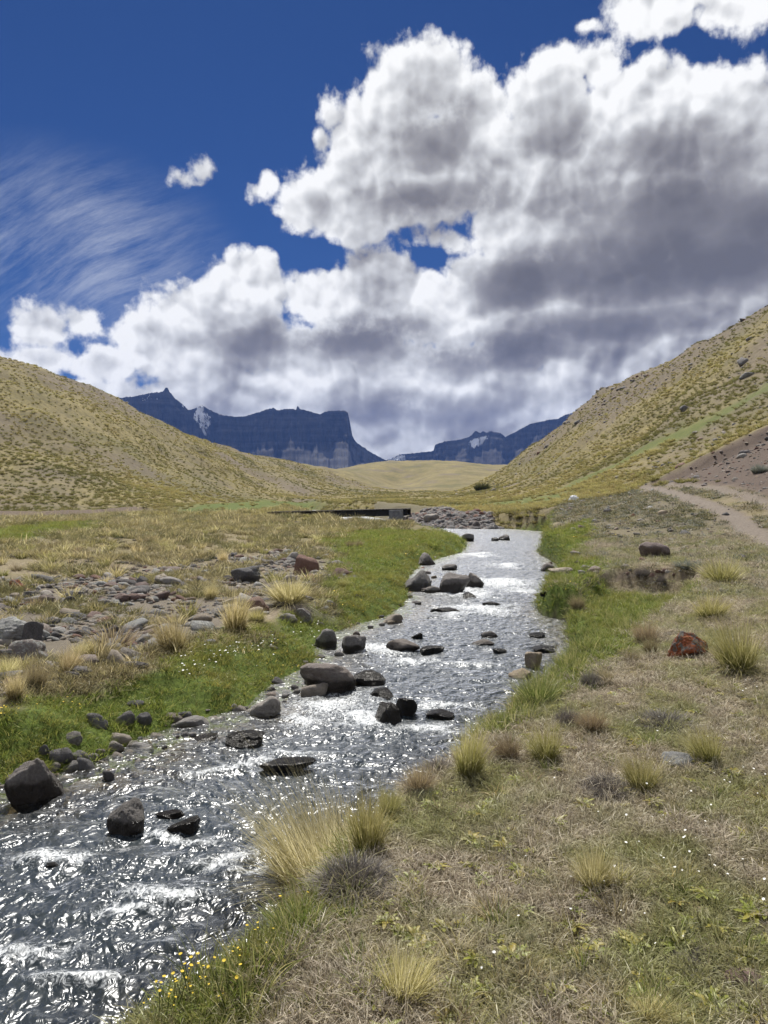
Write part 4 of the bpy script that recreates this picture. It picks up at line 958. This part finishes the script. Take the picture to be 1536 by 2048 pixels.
# silvery shrub and the dark bush at the foot of the right hill
def shrub(name, px, py, w, h, mat, label, n, seed, wid):
    p = G(px, py); s = p[1]/FPX
    fol = tuft_mesh('foliage', mat, [tuft(seed+k, n, .5, .55+.12*k, .7, .6, wid, 3, .6, dome=.4) for k in range(3)])
    stem = tuft_mesh('stem', MG_BROWN, [tuft(seed+9, 24, .2, .6, .9, .2, .035, 3, .3)])
    r = obj(name, None, loc=(p[0], p[1]+w*s*.3, p[2]-.03), label=label, cat='shrub'); r.empty_display_size = .1
    obj('foliage', fol, r, scale=(w*s*.75, w*s*.75, h*s/.75)); obj('stem', stem, r, scale=(w*s*.7, w*s*.7, h*s)); return r
shrub('silvery_shrub', 1390, 1137, 64, 26, MG_SILV, 'low silvery shrub on the bank above the grassy hollow', 420, 3, .04)
shrub('dark_bush', 966, 982, 32, 24, MG_SHRUB, 'single dark bush at the foot of the right hill', 400, 13, .06)
shrub('grey_green_shrub', 1525, 945, 34, 26, MG_SILV, 'grey-green bush on the red cutting at the right edge', 300, 23, .05)
shrub('silvery_shrub', 1320, 1080, 22, 10, MG_SILV, 'tiny silvery cushion left of the pale stone', 200, 33, .05)
shrub('silvery_shrub', 850, 1600, 46, 40, MG_SILV, 'silvery leafy sprig beside the brown low tussock', 160, 43, .05)
shrub('silvery_shrub', 545, 1870, 90, 60, MG_SILV, 'silvery leafy plant on the flowery lower bank', 160, 53, .035)

# broad-leaved rosettes in the dry turf
def rosette(seed):
    g = np.random.default_rng(seed); Vs, Fs, ts, rs = [], [], [], []; o = 0
    n = g.integers(7, 13)
    for k in range(n):
        a = k*2.4+g.uniform(-.3, .3); L_ = g.uniform(.5, 1.); up = g.uniform(.12, .5); wd = g.uniform(.10, .17); seg = 5
        for j in range(seg+1):
            t = j/seg; rr_ = L_*t; z = up*L_*(t-.75*t*t)+.02; w = wd*math.sin(math.pi*min(1, .12+t*.9))**.7*(1+.25*(-1)**j)
            c = np.array([math.cos(a)*rr_, math.sin(a)*rr_, z]); sd_ = np.array([-math.sin(a), math.cos(a), .25])*w
            Vs += [c-sd_+[0,0,.5*w], c-[0,0,.1*w], c+sd_*[1,1,-1]+[0,0,.5*w]]; ts += [t]*3; rs += [g.uniform() if j == 0 else rs[-1]]*3
        for j in range(seg):
            b = o+j*3; Fs += [[b, b+1, b+4, b+3], [b+1, b+2, b+5, b+4]]
        o += (seg+1)*3
    return mesh('leaf_rosette', np.array(Vs), np.array(Fs), {'t': np.array(ts), 'rnd': np.array(rs)}, MG_LEAF)
ROS = [rosette(k) for k in range(5)]
MK_RO = marks([(655,1775,'the largest wind-blown tussock'),(1195,1790,'the pale tuft standing alone'),(812,2022,'the round straw tussock at the bottom'),(1360,1538,'the flat lichened slab'),(1380,1320,'the orange-lichened boulder'),(1292,1590,'the yellow-green tussock with the dead cushion'),(1500,1985,'the pinkish slab'),(1098,1530,'the round olive tussock'),(1345,1462,'the widest dead grey cushion'),(1490,1350,'the broad tall tussock'),(1310,2060,'the straw tussock at the bottom edge'),(960,1700,'the middle of the dry turf'),(1450,1700,'the right edge of the dry turf')])
rg = np.random.default_rng(31); cnt = 0
while cnt < 285:
    a_, r_ = rg.uniform(R(-8), R(31)), 2.1+8.5*rg.uniform()**1.5; x, y = r_*math.sin(a_), r_*math.cos(a_); X, Y = np.array([x]), np.array([y])
    if inside(X, Y, STREAM)[0] or seg_dist(X, Y, RE)[0] < .35 or seg_dist(X, Y, LE)[0] < seg_dist(X, Y, RE)[0] or fbm(X*1.1+4, Y*1.1, 2)[0] < rg.uniform(-.35, .4): continue
    s = rg.uniform(.04, .085)
    obj('leaf_rosette', ROS[rg.integers(5)], None, (x, y, float(Hs(x, y))+.018), (rg.uniform(-.2,.2), rg.uniform(-.2,.2), rg.uniform(0, 6.3)), (s, s, s*1.1), ('large' if s > .065 else 'small')+' yellow-green leaf rosette '+nearest(MK_RO, x, y), 'plant', 'leaf rosettes in the dry turf'); cnt += 1

# ------------------------------------------------------------------ uncountable cover, instanced
def source(name, me):
    o = bpy.data.objects.new(name, me); return o          # instance source only, not part of the scene
def scatter(name, label, P, srcs, scl, tilt=.15, seed=0, squash=None):
    P = np.asarray(P, np.float32); n = len(P); g = np.random.default_rng(seed)
    me = bpy.data.meshes.new(name); me.vertices.add(n); me.vertices.foreach_set('co', P.ravel())
    rot_ = np.stack([g.normal(0, tilt, n), g.normal(0, tilt, n), g.uniform(0, 6.28, n)], 1).astype(np.float32)
    a = me.attributes.new('rot', 'FLOAT_VECTOR', 'POINT'); a.data.foreach_set('vector', rot_.ravel())
    scl = np.asarray(scl, np.float32); scl = np.repeat(scl[:,None], 3, 1) if scl.ndim == 1 else scl
    a = me.attributes.new('scl', 'FLOAT_VECTOR', 'POINT'); a.data.foreach_set('vector', np.ascontiguousarray(scl).ravel())
    a = me.attributes.new('pick', 'INT', 'POINT'); a.data.foreach_set('value', g.integers(0, len(srcs), n).astype(np.int32))
    o = obj(name, me, label=label, kind='stuff')
    ng_ = bpy.data.node_groups.new(name, 'GeometryNodeTree')
    ng_.interface.new_socket('Geometry', in_out='INPUT', socket_type='NodeSocketGeometry'); ng_.interface.new_socket('Geometry', in_out='OUTPUT', socket_type='NodeSocketGeometry')
    N = ng_.nodes; Lk = ng_.links; gi = N.new('NodeGroupInput'); go = N.new('NodeGroupOutput')
    iop = N.new('GeometryNodeInstanceOnPoints'); jn = N.new('GeometryNodeJoinGeometry')
    for s_ in srcs:
        oi = N.new('GeometryNodeObjectInfo'); oi.inputs['Object'].default_value = s_; oi.inputs['As Instance'].default_value = True; Lk.new(oi.outputs['Geometry'], jn.inputs[0])
    Lk.new(gi.outputs[0], iop.inputs['Points']); Lk.new(jn.outputs[0], iop.inputs['Instance']); iop.inputs['Pick Instance'].default_value = True
    def na(nm, dt):
        q = N.new('GeometryNodeInputNamedAttribute'); q.data_type = dt; q.inputs['Name'].default_value = nm; return q.outputs[0]
    Lk.new(na('pick', 'INT'), iop.inputs['Instance Index']); Lk.new(na('scl', 'FLOAT_VECTOR'), iop.inputs['Scale'])
    e2r = N.new('FunctionNodeEulerToRotation'); Lk.new(na('rot', 'FLOAT_VECTOR'), e2r.inputs[0]); Lk.new(e2r.outputs[0], iop.inputs['Rotation'])
    Lk.new(iop.outputs[0], go.inputs[0])
    md = o.modifiers.new('scatter', 'NODES'); md.node_group = ng_
    return o
def pts(n, r0, r1, pw, a0, a1, seed):
    g = np.random.default_rng(seed); a = g.uniform(R(a0), R(a1), n); r = r0+(r1-r0)*g.uniform(0, 1, n)**pw
    return r*np.sin(a), r*np.cos(a), r, g
def finish(x, y, ok): x, y = x[ok], y[ok]; return np.stack([x, y, Hs(x, y)], 1)

S_DRY = [source('dry_clump', tuft_mesh('dry_clump', MG_DRY, [tuft(k, 22, .075, .035, 1.7, .9, .0062, 3, .6), tuft(k+50, 8, .07, .06, .9, .7, .004, 3, .6)])) for k in range(4)]
S_GRN = [source('green_clump', tuft_mesh('green_clump', MG_GREEN, [tuft(k+100, 34, .08, .07, 1.0, .8, .006, 3, .6)])) for k in range(4)]
S_OLV = [source('olive_clump', tuft_mesh('olive_clump', MG_OLIVE, [tuft(k+150, 30, .08, .06, 1.1, .8, .006, 3, .6)])) for k in range(3)]
S_TALL = [source('tall_clump', tuft_mesh('tall_clump', MG_REED, [tuft(k+200, 30, .07, .24, .55, .7, .006, 4, .6)])) for k in range(3)]
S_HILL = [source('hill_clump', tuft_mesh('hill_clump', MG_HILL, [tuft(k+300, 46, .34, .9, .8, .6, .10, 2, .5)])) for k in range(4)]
S_STALK = [source('stalk', tuft_mesh('stalk', MG_BROWN, [tuft(k+400, 3, .03, .13, .5, .2, .0035, 3, .4)])) for k in range(2)]
# near turf of the right bank
x, y, r, g = pts(95000, 1.6, 24, 1.35, -30, 35, 1); z_ = zones(x, y); u_ = g.uniform(0, 1, x.size)
st = inside(x, y, STREAM)
dry = ~st & z_['right'] & (z_['green'] < u_*.9+.1) & (z_['soil'] < .5) & (y < 43) & (z_['dR'] > .12)
dry &= (fbm(x*2.3, y*2.3, 2) > g.uniform(-.75, .15, x.size))
scatter('dry_turf', 'matted dry turf covering the right bank', finish(x, y, dry), S_DRY, np.clip(.7+.05*r[dry], .7, 1.7)*g.uniform(.7, 1.3, dry.sum()), .35, 2)
# green grass
x, y, r, g = pts(90000, 1.8, 60, 1.25, -33, 33, 3); z_ = zones(x, y); u_ = g.uniform(0, 1, x.size); st = inside(x, y, STREAM)
gn = ~st & (z_['green'] > .25+.6*u_) & (Hs(x, y) > Wl(y)+.0) & (fbm(x*.8+3, y*.6, 3) > g.uniform(-.75, -.05, x.size))
scatter('green_grass', 'short green grass of the stream banks and meadow', finish(x, y, gn), S_GRN, np.clip(.65+.05*r[gn], .7, 2.)*g.uniform(.5, 1.4, gn.sum()), .25, 4)
x, y, r, g = pts(26000, 1.8, 34, 1.2, -32, 33, 5); z_ = zones(x, y); st = inside(x, y, STREAM)
tall = ~st & z_['right'] & (z_['green'] > .5) & ((z_['dR'] < .55) | (poly_sd(x, y, HOLLOW) < .1)) & (g.uniform(0, 1, x.size) < np.where(y < 4.2, .25, .7)) & (y < 30)
scatter('tall_grass', 'taller green grass fringing the right water edge and hollow', finish(x, y, tall), S_TALL, g.uniform(.45, 1.05, tall.sum()), .22, 6)
x, y, r, g = pts(16000, 2.6, 12, 1.1, -26, 14, 33); z_ = zones(x, y)
fr_ = ~inside(x, y, STREAM) & z_['right'] & (z_['dR'] < .12+.3*np.clip(fbm(x*1.5, y*1.5, 2)+.35, 0, 1)) & (z_['dR'] > .02) & (y > 3.1)
scatter('bank_fringe', 'ragged olive grass hanging over the near right bank', finish(x, y, fr_), [source('fringe_clump', tuft_mesh('fringe_clump', m_, [tuft(k+680, 26, .06, .2, .7, .8, .006, 4, .7)])) for k, m_ in enumerate((MG_OLIVE, MG_REED, MG_STRAW, MG_GREEN))], g.uniform(.35, 1.05, fr_.sum()), .3, 34)
# a thin sprinkle of green and stalks in the dry turf
x, y, r, g = pts(9000, 1.7, 14, 1.3, -25, 33, 7); z_ = zones(x, y); st = inside(x, y, STREAM)
ok = ~st & z_['right'] & (fbm(x*1.3+9, y*1.3, 3) > -.02)
scatter('sparse_grass', 'sparse green shoots in the dry turf', finish(x, y, ok), S_OLV, g.uniform(.35, .8, ok.sum()), .3, 8)
x3, y3, r3, g3 = pts(900, 1.9, 20, 1.2, -12, 34, 27); z3 = zones(x3, y3); ok3 = ~inside(x3, y3, STREAM) & z3['right'] & (z3['dR'] > .2) & (z3['soil'] < .3) & (fbm(x3*.9+2, y3*.9, 2) > -.05)
scatter('small_tufts', 'small yellow-green grass tufts dotted over the right bank', finish(x3, y3, ok3), [source('small_tuft', tuft_mesh('small_tuft', m_, [tuft(k+640, 60, .05, .10, .8, .7, .005, 3, .6), tuft(k+660, 30, .05, .06, 1.5, 1., .005, 3, .6)])) for k, m_ in enumerate((MG_OLIVE, MG_STRAW, MG_REED, MG_BROWN))], g3.uniform(.5, 1.25, ok3.sum()), .2, 28)
ok2 = ~st & z_['right'] & (g.uniform(0, 1, x.size) < .22)
scatter('dry_stalks', 'thin brown flower stalks standing in the dry turf', finish(x, y, ok2), S_STALK, g.uniform(.4, 1.1, ok2.sum()), .25, 9)
# dry grass between the stones and on the plain
x, y, r, g = pts(52000, 6, 70, 1.25, -33, 2, 11); z_ = zones(x, y); st = inside(x, y, STREAM); u_ = g.uniform(0, 1, x.size)
ok = ~st & ~z_['right'] & (z_['green'] < u_) & (z_['soil'] < .4) & (fbm(x*.6, y*.45, 3) > np.where(z_['rub'] > .35, .16, .08)+g.uniform(-.15, .15, x.size))
scatter('plain_grass', 'thin straw grass between stones and on the left plain', finish(x, y, ok), [source('plain_clump', tuft_mesh('plain_clump', MG_PLAIN, [tuft(k+500, 26, .10, .10, 1.0, .7, .009, 3, .6)])) for k in range(3)]+[source('plain_clump', tuft_mesh('plain_clump', MG_STRAW if k else MG_PLAIN, [tuft(k+520, 26, .10, .11, 1.0, .7, .009, 3, .6)])) for k in range(2)], np.clip(.6+.05*r[ok], .8, 3.4)*g.uniform(.6, 1.4, ok.sum()), .25, 12)
x, y, r, g = pts(30000, 12, 50, 1.1, 4, 36, 25); z_ = zones(x, y); ok = ~inside(x, y, STREAM) & z_['right'] & (z_['green'] < .5) & (z_['soil'] < .35) & (z_['emb'] < .3) & (fbm(x*.8, y*.6, 3) > g.uniform(-.35, .3, x.size)) & (x < 22)
scatter('shoulder_grass', 'thin grey-green cover of the stony shoulder below the track', finish(x, y, ok), [source('shoulder_clump', tuft_mesh('shoulder_clump', m_, [tuft(k+540, 24, .10, .06, 1.2, .7, .010, 3, .6)])) for k, m_ in enumerate((MG_PLAIN, MG_SHRUB, MG_DRY, MG_SILV))], np.clip(.6+.04*r[ok], .8, 2.2)*g.uniform(.6, 1.3, ok.sum()), .25, 26)
# tussocks of the hillsides and of the far valley floor
x, y, r, g = pts(120000, 38, 420, 1.35, -34, 34, 13); zg = Hs(x, y); z_ = zones(x, y)
den = np.where(z_['green'] > .4, .05, 1.)*(1-z_['soil'])*(z_['emb'] < .3)
den = den*(1-.6*z_['scree'])*(.35+.65*sst(-.35, .25, fbm(x*.045, y*.03, 3)))*np.where((x > 0) & (y < 46) & (x < 16), 0, 1)*np.where((x < 0) & (y < 58), .12, 1)
ok = (g.uniform(0, 1, x.size) < den) & ~inside(x, y, STREAM)
s_ = g.uniform(.22, .62, ok.sum())*np.clip(.75+r[ok]/500, .8, 1.5)
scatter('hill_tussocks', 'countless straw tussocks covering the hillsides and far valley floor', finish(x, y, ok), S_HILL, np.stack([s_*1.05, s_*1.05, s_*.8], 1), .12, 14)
# gravel
S_PEB = []
for k in range(6):
    me = LIB[k].copy(); me.materials.append([M_ROCK, M_RTAN, M_RRED, M_ROCK, M_RDARK, M_RLICH][k]); S_PEB.append(source('pebble', me))
x, y, r, g = pts(60000, 4.5, 62, 1.3, -33, 36, 15); z_ = zones(x, y)
den = np.maximum.reduce([z_['rub']*.75, z_['stony']*.5, z_['emb'], z_['red']*.35, sst(.5, .1, np.minimum(z_['dL'], z_['dR']))*~z_['right']*.5])*(1-.9*z_['track'])
ok = (g.uniform(0, 1, x.size) < den) & ~inside(x, y, STREAM) & (fbm(x*.9, y*.9, 2) > -.25)
s_ = np.where(z_['rub'][ok] > .4, .016+.0018*r[ok], .014+.0008*r[ok])*np.exp(g.normal(0, .5, ok.sum()))
scatter('gravel', 'small gravel of the rubble patch, shoulder and cutting', finish(x, y, ok), S_PEB, np.stack([s_*1.2, s_, s_*.6], 1), .3, 16)
x, y, r, g = pts(60000, 44, 64, 1., -3, 13, 19); z_ = zones(x, y); ok = (z_['emb'] > .3) & ~inside(x, y, STREAM); s_ = .075*np.exp(g.normal(0, .5, ok.sum()))
scatter('bank_gravel', 'small broken stone filling the rubble bank by the bridge', finish(x, y, ok), [S_PEB[4], S_PEB[4], S_PEB[3], S_PEB[2], S_PEB[4]], np.stack([s_*1.2, s_, s_*.7], 1), .4, 20)
# low dark cushions of the plain and hill foot
x, y, r, g = pts(2600, 14, 75, 1.1, -33, 0, 21); z_ = zones(x, y); ok = ~inside(x, y, STREAM) & ~z_['right'] & (z_['green'] < .5) & (fbm(x*.22+3, y*.16, 2) > .1) & (z_['rub'] < .6)
s_ = g.uniform(.15, .4, ok.sum())
scatter('low_scrub', 'low grey-green scrub cushions on the left plain', finish(x, y, ok), [source('scrub', tuft_mesh('scrub', MG_SHRUB, [tuft(k+600, 70, .45, .6, 1., .6, .07, 3, .5, dome=.5)])) for k in range(2)]+[source('scrub', tuft_mesh('scrub', MG_DEAD, [tuft(k+620, 70, .45, .6, 1., .6, .06, 3, .5, dome=.5)])) for k in range(2)], np.stack([s_, s_, s_*.8], 1), .12, 22)
x, y, r, g = pts(5200, 45, 260, 1.2, -4, 34, 29); z_ = zones(x, y); zg = Hs(x, y); ok = (zg > 4) & (g.uniform(0, 1, x.size) < .12+.8*z_['scree']) & (z_['green'] < .4)
s_ = .10*np.exp(g.normal(0, .55, ok.sum()))*np.clip(r[ok]/110, .8, 2.)
scatter('hill_rocks', 'small dark rocks scattered over the right hillside', finish(x, y, ok), [S_PEB[4], S_PEB[4], S_PEB[3], S_PEB[2]], np.stack([s_*1.3, s_*1.1, s_*.8], 1), .3, 30)
# stream bed cobbles
x, y, r, g = pts(16000, 2, 30, 1.2, -62, 14, 17); ok = inside(x, y, STREAM); s_ = .05*np.exp(g.normal(0, .45, ok.sum()))
S_COB = []
for k in range(4):
    me = LIB[k].copy(); me.materials.append(M_RSUB if k % 2 else M_RWET); S_COB.append(source('cobble', me))
scatter('bed_cobbles', 'cobbles of the stream bed under the water', finish(x, y, ok), S_COB, np.stack([s_*1.3, s_*1.1, s_*.7], 1), .2, 18)
# flowers
def flower(seed, c, petals, size, h):
    g = np.random.default_rng(seed); V, F = [], []
    for k in range(petals):
        a = 2*math.pi*k/petals; b = a+math.pi/petals; d_ = a-math.pi/petals; q = size
        V += [(0, 0, h), (q*.7*math.cos(d_), q*.7*math.sin(d_), h+.15*q), (q*math.cos(a), q*math.sin(a), h+.2*q), (q*.7*math.cos(b), q*.7*math.sin(b), h+.15*q)]; F.append([4*k, 4*k+1, 4*k+2, 4*k+3])
    n = len(V); V += [(-.0012, 0, 0), (.0012, 0, 0), (.001, 0, h), (-.001, 0, h)]; F.append([n, n+1, n+2, n+3])
    return source('flower', mesh('flower', np.array(V), np.array(F), {'st': np.array([0.]*n+[1.]*4)}, c))
def petal_mat(name, c):
    m, T, out = newmat(name); principled(T, out, T.mix(T.attr('st'), c, (.08,.10,.03)), .7); return m
M_YEL = petal_mat('yellow_petals', (.58,.42,.03)); M_WHI = petal_mat('white_petals', (.80,.80,.76)); M_PUR = petal_mat('purple_petals', (.12,.06,.22))
def spots(L, n, rad_px, seed):
    g = np.random.default_rng(seed); out = []
    for k in range(n):
        px, py, rx, ry = L[g.integers(len(L))]; p = G(px+g.normal(0, rx), py+g.normal(0, ry))
        if not inside(p[:1], p[1:2], STREAM)[0]: out.append(p)
    return np.array(out)
p = spots([(400,1960,40,30),(330,1990,30,25),(460,1900,30,18),(370,1920,25,20),(260,2025,25,14),(510,1855,25,10)], 480, 0, 41); g = np.random.default_rng(1)
scatter('yellow_button_flowers', 'yellow button flowers on the lower left of the right bank', p, [flower(1, M_YEL, 9, .0062, .12), flower(2, M_YEL, 8, .0052, .09)], g.uniform(.6, 1.3, len(p)), .25, 42)
p = spots([(500,1290,40,14),(400,1340,40,14),(620,1270,20,14),(450,1310,30,8)], 130, 0, 43); g = np.random.default_rng(2)
scatter('white_flowers', 'tiny white flowers sprinkled on the left meadow', p, [flower(3, M_WHI, 6, .013, .07)], g.uniform(.6, 1.2, len(p)), .3, 44)
p = spots([(130,1410,12,8),(520,1305,40,20),(820,1130,50,25),(760,1090,60,20),(560,1340,60,20),(700,1200,30,25),(860,1090,40,10),(1170,1080,30,14),(1120,1180,20,14),(20,1420,20,14)], 190, 0, 45); g = np.random.default_rng(3)
scatter('yellow_meadow_flowers', 'yellow flowers dotted over the green banks', p, [flower(4, M_YEL, 9, .015, .08)], g.uniform(.4, 1.15, len(p))*np.clip(p[:,1]/12, .7, 2.), .3, 46)
p = spots([(1300,1640,120,80),(1400,1760,90,80),(1250,1850,150,100),(1450,1560,60,50),(1260,1210,60,20),(1480,1380,40,40)], 120, 0, 47); g = np.random.default_rng(4)
scatter('pale_seed_heads', 'pale flower heads on stalks in the dry turf', p, [flower(5, M_WHI, 7, .007, .09)], g.uniform(.4, 1.1, len(p)), .3, 48)

# ------------------------------------------------------------------ air
def haze():
    V = np.array([(x, y, z) for z in (-4.5, 800.) for y in (-6500., 6800.) for x in (-6500., 6500.)])
    F = np.array([(0,2,3,1),(4,5,7,6),(0,1,5,4),(2,6,7,3),(0,4,6,2),(1,3,7,5)])
    m = bpy.data.materials.new('air'); m.use_nodes = True; m.cycles.volume_sampling = 'DISTANCE'; m.node_tree.nodes.clear(); T = NT(m.node_tree)
    out = T.n('ShaderNodeOutputMaterial'); v = T.n('ShaderNodeVolumePrincipled')
    v.inputs['Color'].default_value = (.20, .38, 1., 1); v.inputs['Density'].default_value = 5.6e-5; v.inputs['Anisotropy'].default_value = 0.
    T.L.new(v.outputs[0], out.inputs['Volume'])
    obj('haze', mesh('haze', V, F, None, m, smooth=False), label='thin blue air between the valley and the far mountains', kind='stuff')
haze()
